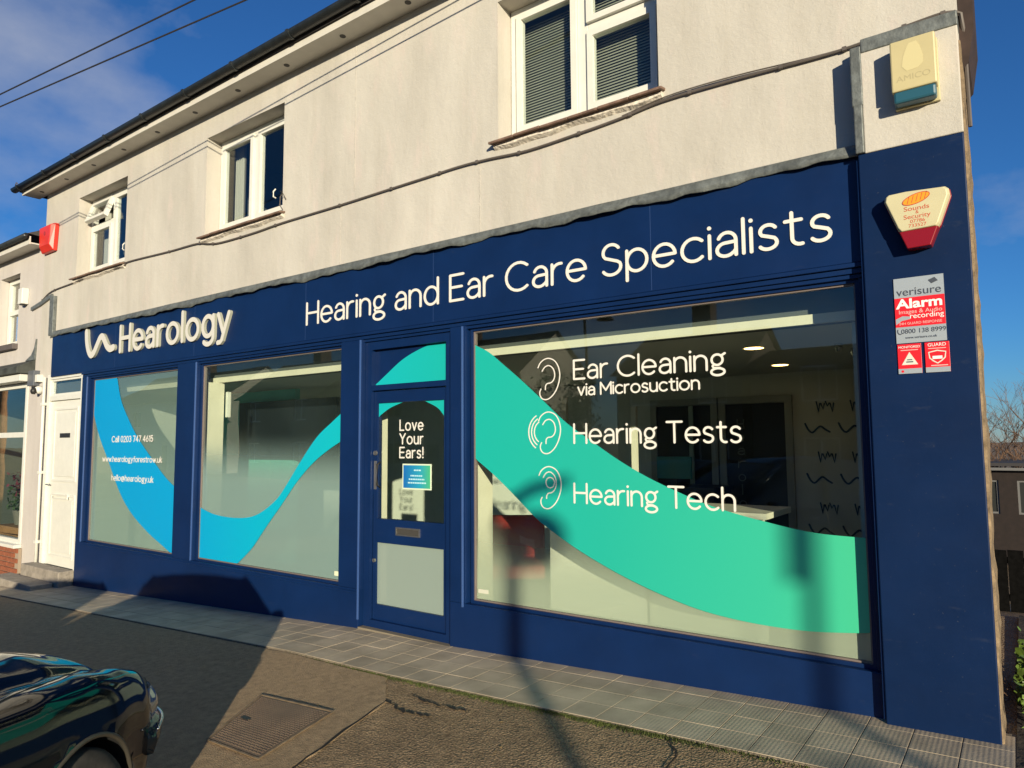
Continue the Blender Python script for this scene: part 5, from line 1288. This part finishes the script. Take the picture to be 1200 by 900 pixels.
# ------------------------------------------------------------------ trees
BARK = mat('bare_bark', (.13, .075, .045), .9, var=.3, vscale=6)
def branches(mb, p, d, ln, r, lev, rr, nmax=3):
    q = p+d*ln; mid = p+d*ln*.5+Vector((rr.gauss(0, .04), rr.gauss(0, .04), 0))*ln
    mb.tube([p, mid, q], r, 5 if lev > 1 else 3, cap=False, rr=[r, r*.8, r*.6])
    if lev == 0: return
    for k in range(rr.randint(2, nmax)+(lev == 1)):
        dd = (d+Vector((rr.gauss(0, .45), rr.gauss(0, .45), rr.gauss(.12, .3)))).normalized()
        branches(mb, p+d*ln*rr.uniform(.55, 1), dd, ln*rr.uniform(.6, .85), r*.6, lev-1, rr, nmax)
def bare_tree(x, y, z, h, seed, label, grp='bare trees beyond the pier'):
    rr = random.Random(seed); e = empty('bare_tree', (x, y, z)); tag(e, label, 'tree', grp)
    t = MB().tube([(0, 0, -.3), (.05, 0, h*.25), (0, .05, h*.45)], .1, 8, rr=[.14, .10, .06]).build('trunk', BARK, e, smooth=True)
    mb = MB()
    for k in range(9):
        a = rr.uniform(0, 6.28); branches(mb, Vector((0, 0, h*rr.uniform(.15, .45))), Vector((math.cos(a)*.5, math.sin(a)*.5, 1)).normalized(), h*.26, .035, 4, rr)
    mb.build('crown', BARK, e)
GB = -2.7
for i, (x, y, h, lb) in enumerate(((-1.3, 30, 6.2, 'bare twiggy tree closest to the navy pier edge'), (.3, 32, 6.6, 'bare twiggy tree at the right edge of the picture'), (-.4, 27, 4.9, 'low bare shrub between the two bare trees'), (1.8, 29, 6.2, 'bare tree just beyond the right edge of the picture'))):
    bare_tree(x, y, gz(x, y)-.1, h, 40+i, lb)
# leafy tree across the road (mirrored)
lt = empty('leafy_tree', (-17.0, -24, gz(-17, -20))); tag(lt, 'evergreen tree across the road between the houses', 'tree')
MB().tube([(0, 0, -.2), (.1, 0, 2), (0, .1, 4.2)], .2, 10, rr=[.25, .18, .08]).build('trunk', BARK, lt, smooth=True)
rr = random.Random(8); mb = MB()
for c_ in range(40):
    a = rr.uniform(0, 6.28); q = rr.uniform(0, 1.6); c = Vector((q*math.cos(a), q*math.sin(a), rr.uniform(2.0, 5.6)))
    for i in range(45):
        p = c+Vector((rr.gauss(0, .3), rr.gauss(0, .3), rr.gauss(0, .26))); u = Vector((rr.gauss(0, 1), rr.gauss(0, 1), rr.gauss(0, 1))).normalized()*.11; v = u.cross(Vector((rr.gauss(0, 1), 1, rr.gauss(0, 1)))).normalized()*.06
        mb.add([p-u, p-v, p+u, p+v], [(0, 1, 2, 3)])
mb.build('crown', mat('evergreen_leaf', (.03, .05, .018), .7, var=.4, vscale=4), lt)

# ------------------------------------------------------------------ behind the pier on the right
fe = empty('shade_fence', (0, 5.6, gz(0, 5.6))); tag(fe, 'board fence coloured near black to stand for the shade beyond the pier', 'fence')
FEN = mat('shade_black_timber', (.004, .004, .004), .95, var=.4, vscale=20, spec=.05)  # near-black colour stands in for shade cast from out of view
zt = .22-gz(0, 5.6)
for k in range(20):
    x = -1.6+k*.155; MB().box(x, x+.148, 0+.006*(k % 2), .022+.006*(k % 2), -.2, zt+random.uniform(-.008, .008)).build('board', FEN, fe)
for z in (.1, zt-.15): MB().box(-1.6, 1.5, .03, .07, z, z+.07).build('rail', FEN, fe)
hb = empty('low_house', (-.2, 24, gz(0, 24))); tag(hb, 'dark low brick building with pale trim beyond the fence', 'building')
H0 = gz(0, 24)
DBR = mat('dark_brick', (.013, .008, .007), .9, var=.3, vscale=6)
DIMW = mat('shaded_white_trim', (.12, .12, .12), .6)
holes = [(-3+1.5*k, -2+1.5*k, -.95-H0, .15-H0) for k in range(4)]
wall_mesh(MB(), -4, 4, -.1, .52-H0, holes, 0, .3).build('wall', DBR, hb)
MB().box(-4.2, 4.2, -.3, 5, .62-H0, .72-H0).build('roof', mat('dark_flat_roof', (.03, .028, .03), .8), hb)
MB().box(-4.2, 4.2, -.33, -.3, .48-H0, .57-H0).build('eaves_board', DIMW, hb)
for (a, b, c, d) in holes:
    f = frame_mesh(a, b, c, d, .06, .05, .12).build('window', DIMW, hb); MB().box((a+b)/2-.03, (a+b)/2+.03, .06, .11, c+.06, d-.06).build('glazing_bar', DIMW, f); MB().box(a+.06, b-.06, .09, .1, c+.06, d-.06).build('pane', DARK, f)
MB().box(-4, 4, .6, .7, 0, .5-H0).build('inner_lining', ROOMD, hb)
iv = empty('ivy_bush', (.03, .75, gz(0, .7)-.06)); tag(iv, 'sunlit green ivy growing at the foot of the pier', 'plant')
rr = random.Random(15); mb = MB()
for i in range(900):
    p = Vector((rr.gauss(.05, .13), rr.gauss(0, .22), rr.uniform(.0, .30)+rr.gauss(0, .03)))
    if p.x < -.12-.0*p.y: p.x = -.12+rr.uniform(0, .05)
    nrm = Vector((rr.gauss(.2, .6), rr.gauss(-.7, .5), rr.gauss(.4, .5))).normalized(); u = nrm.orthogonal().normalized(); v = nrm.cross(u); s = rr.uniform(.012, .028)
    a = rr.uniform(0, 6.28); pts = [p+(u*math.cos(a+k*1.2566)+v*math.sin(a+k*1.2566))*s*(1 if k else 1.35)+nrm*rr.uniform(-.003, .003) for k in range(5)]
    mb.add(pts, [(0, 1, 2, 3, 4)])
mb.build('foliage', mat('ivy_leaf', (.085, .14, .018), .5, var=.4, vscale=25), iv)
mb = MB()
for k in range(14): branches(mb, Vector((rr.gauss(.05, .08), rr.gauss(0, .15), -.05)), Vector((rr.gauss(0, .5), rr.gauss(0, .5), 1)).normalized(), .12, .004, 2, rr)
tag(mb.build('stems', BARK, iv), kind='stuff')
SOIL = mat('dark_soil', (.035, .026, .018), 1, var=.4, vscale=14, bump=1, bscale=20)
o = MB().add([(-.10, -.62, gz(0)-.002), (1.2, -.62, gz(0)-.002), (1.2, 3, gz(0)+.01), (-.10, 3, gz(0)+.01)], [(0, 1, 2, 3)]).build('soil_bed', SOIL); tag(o, 'dark soil bed beside the pier', kind='structure')
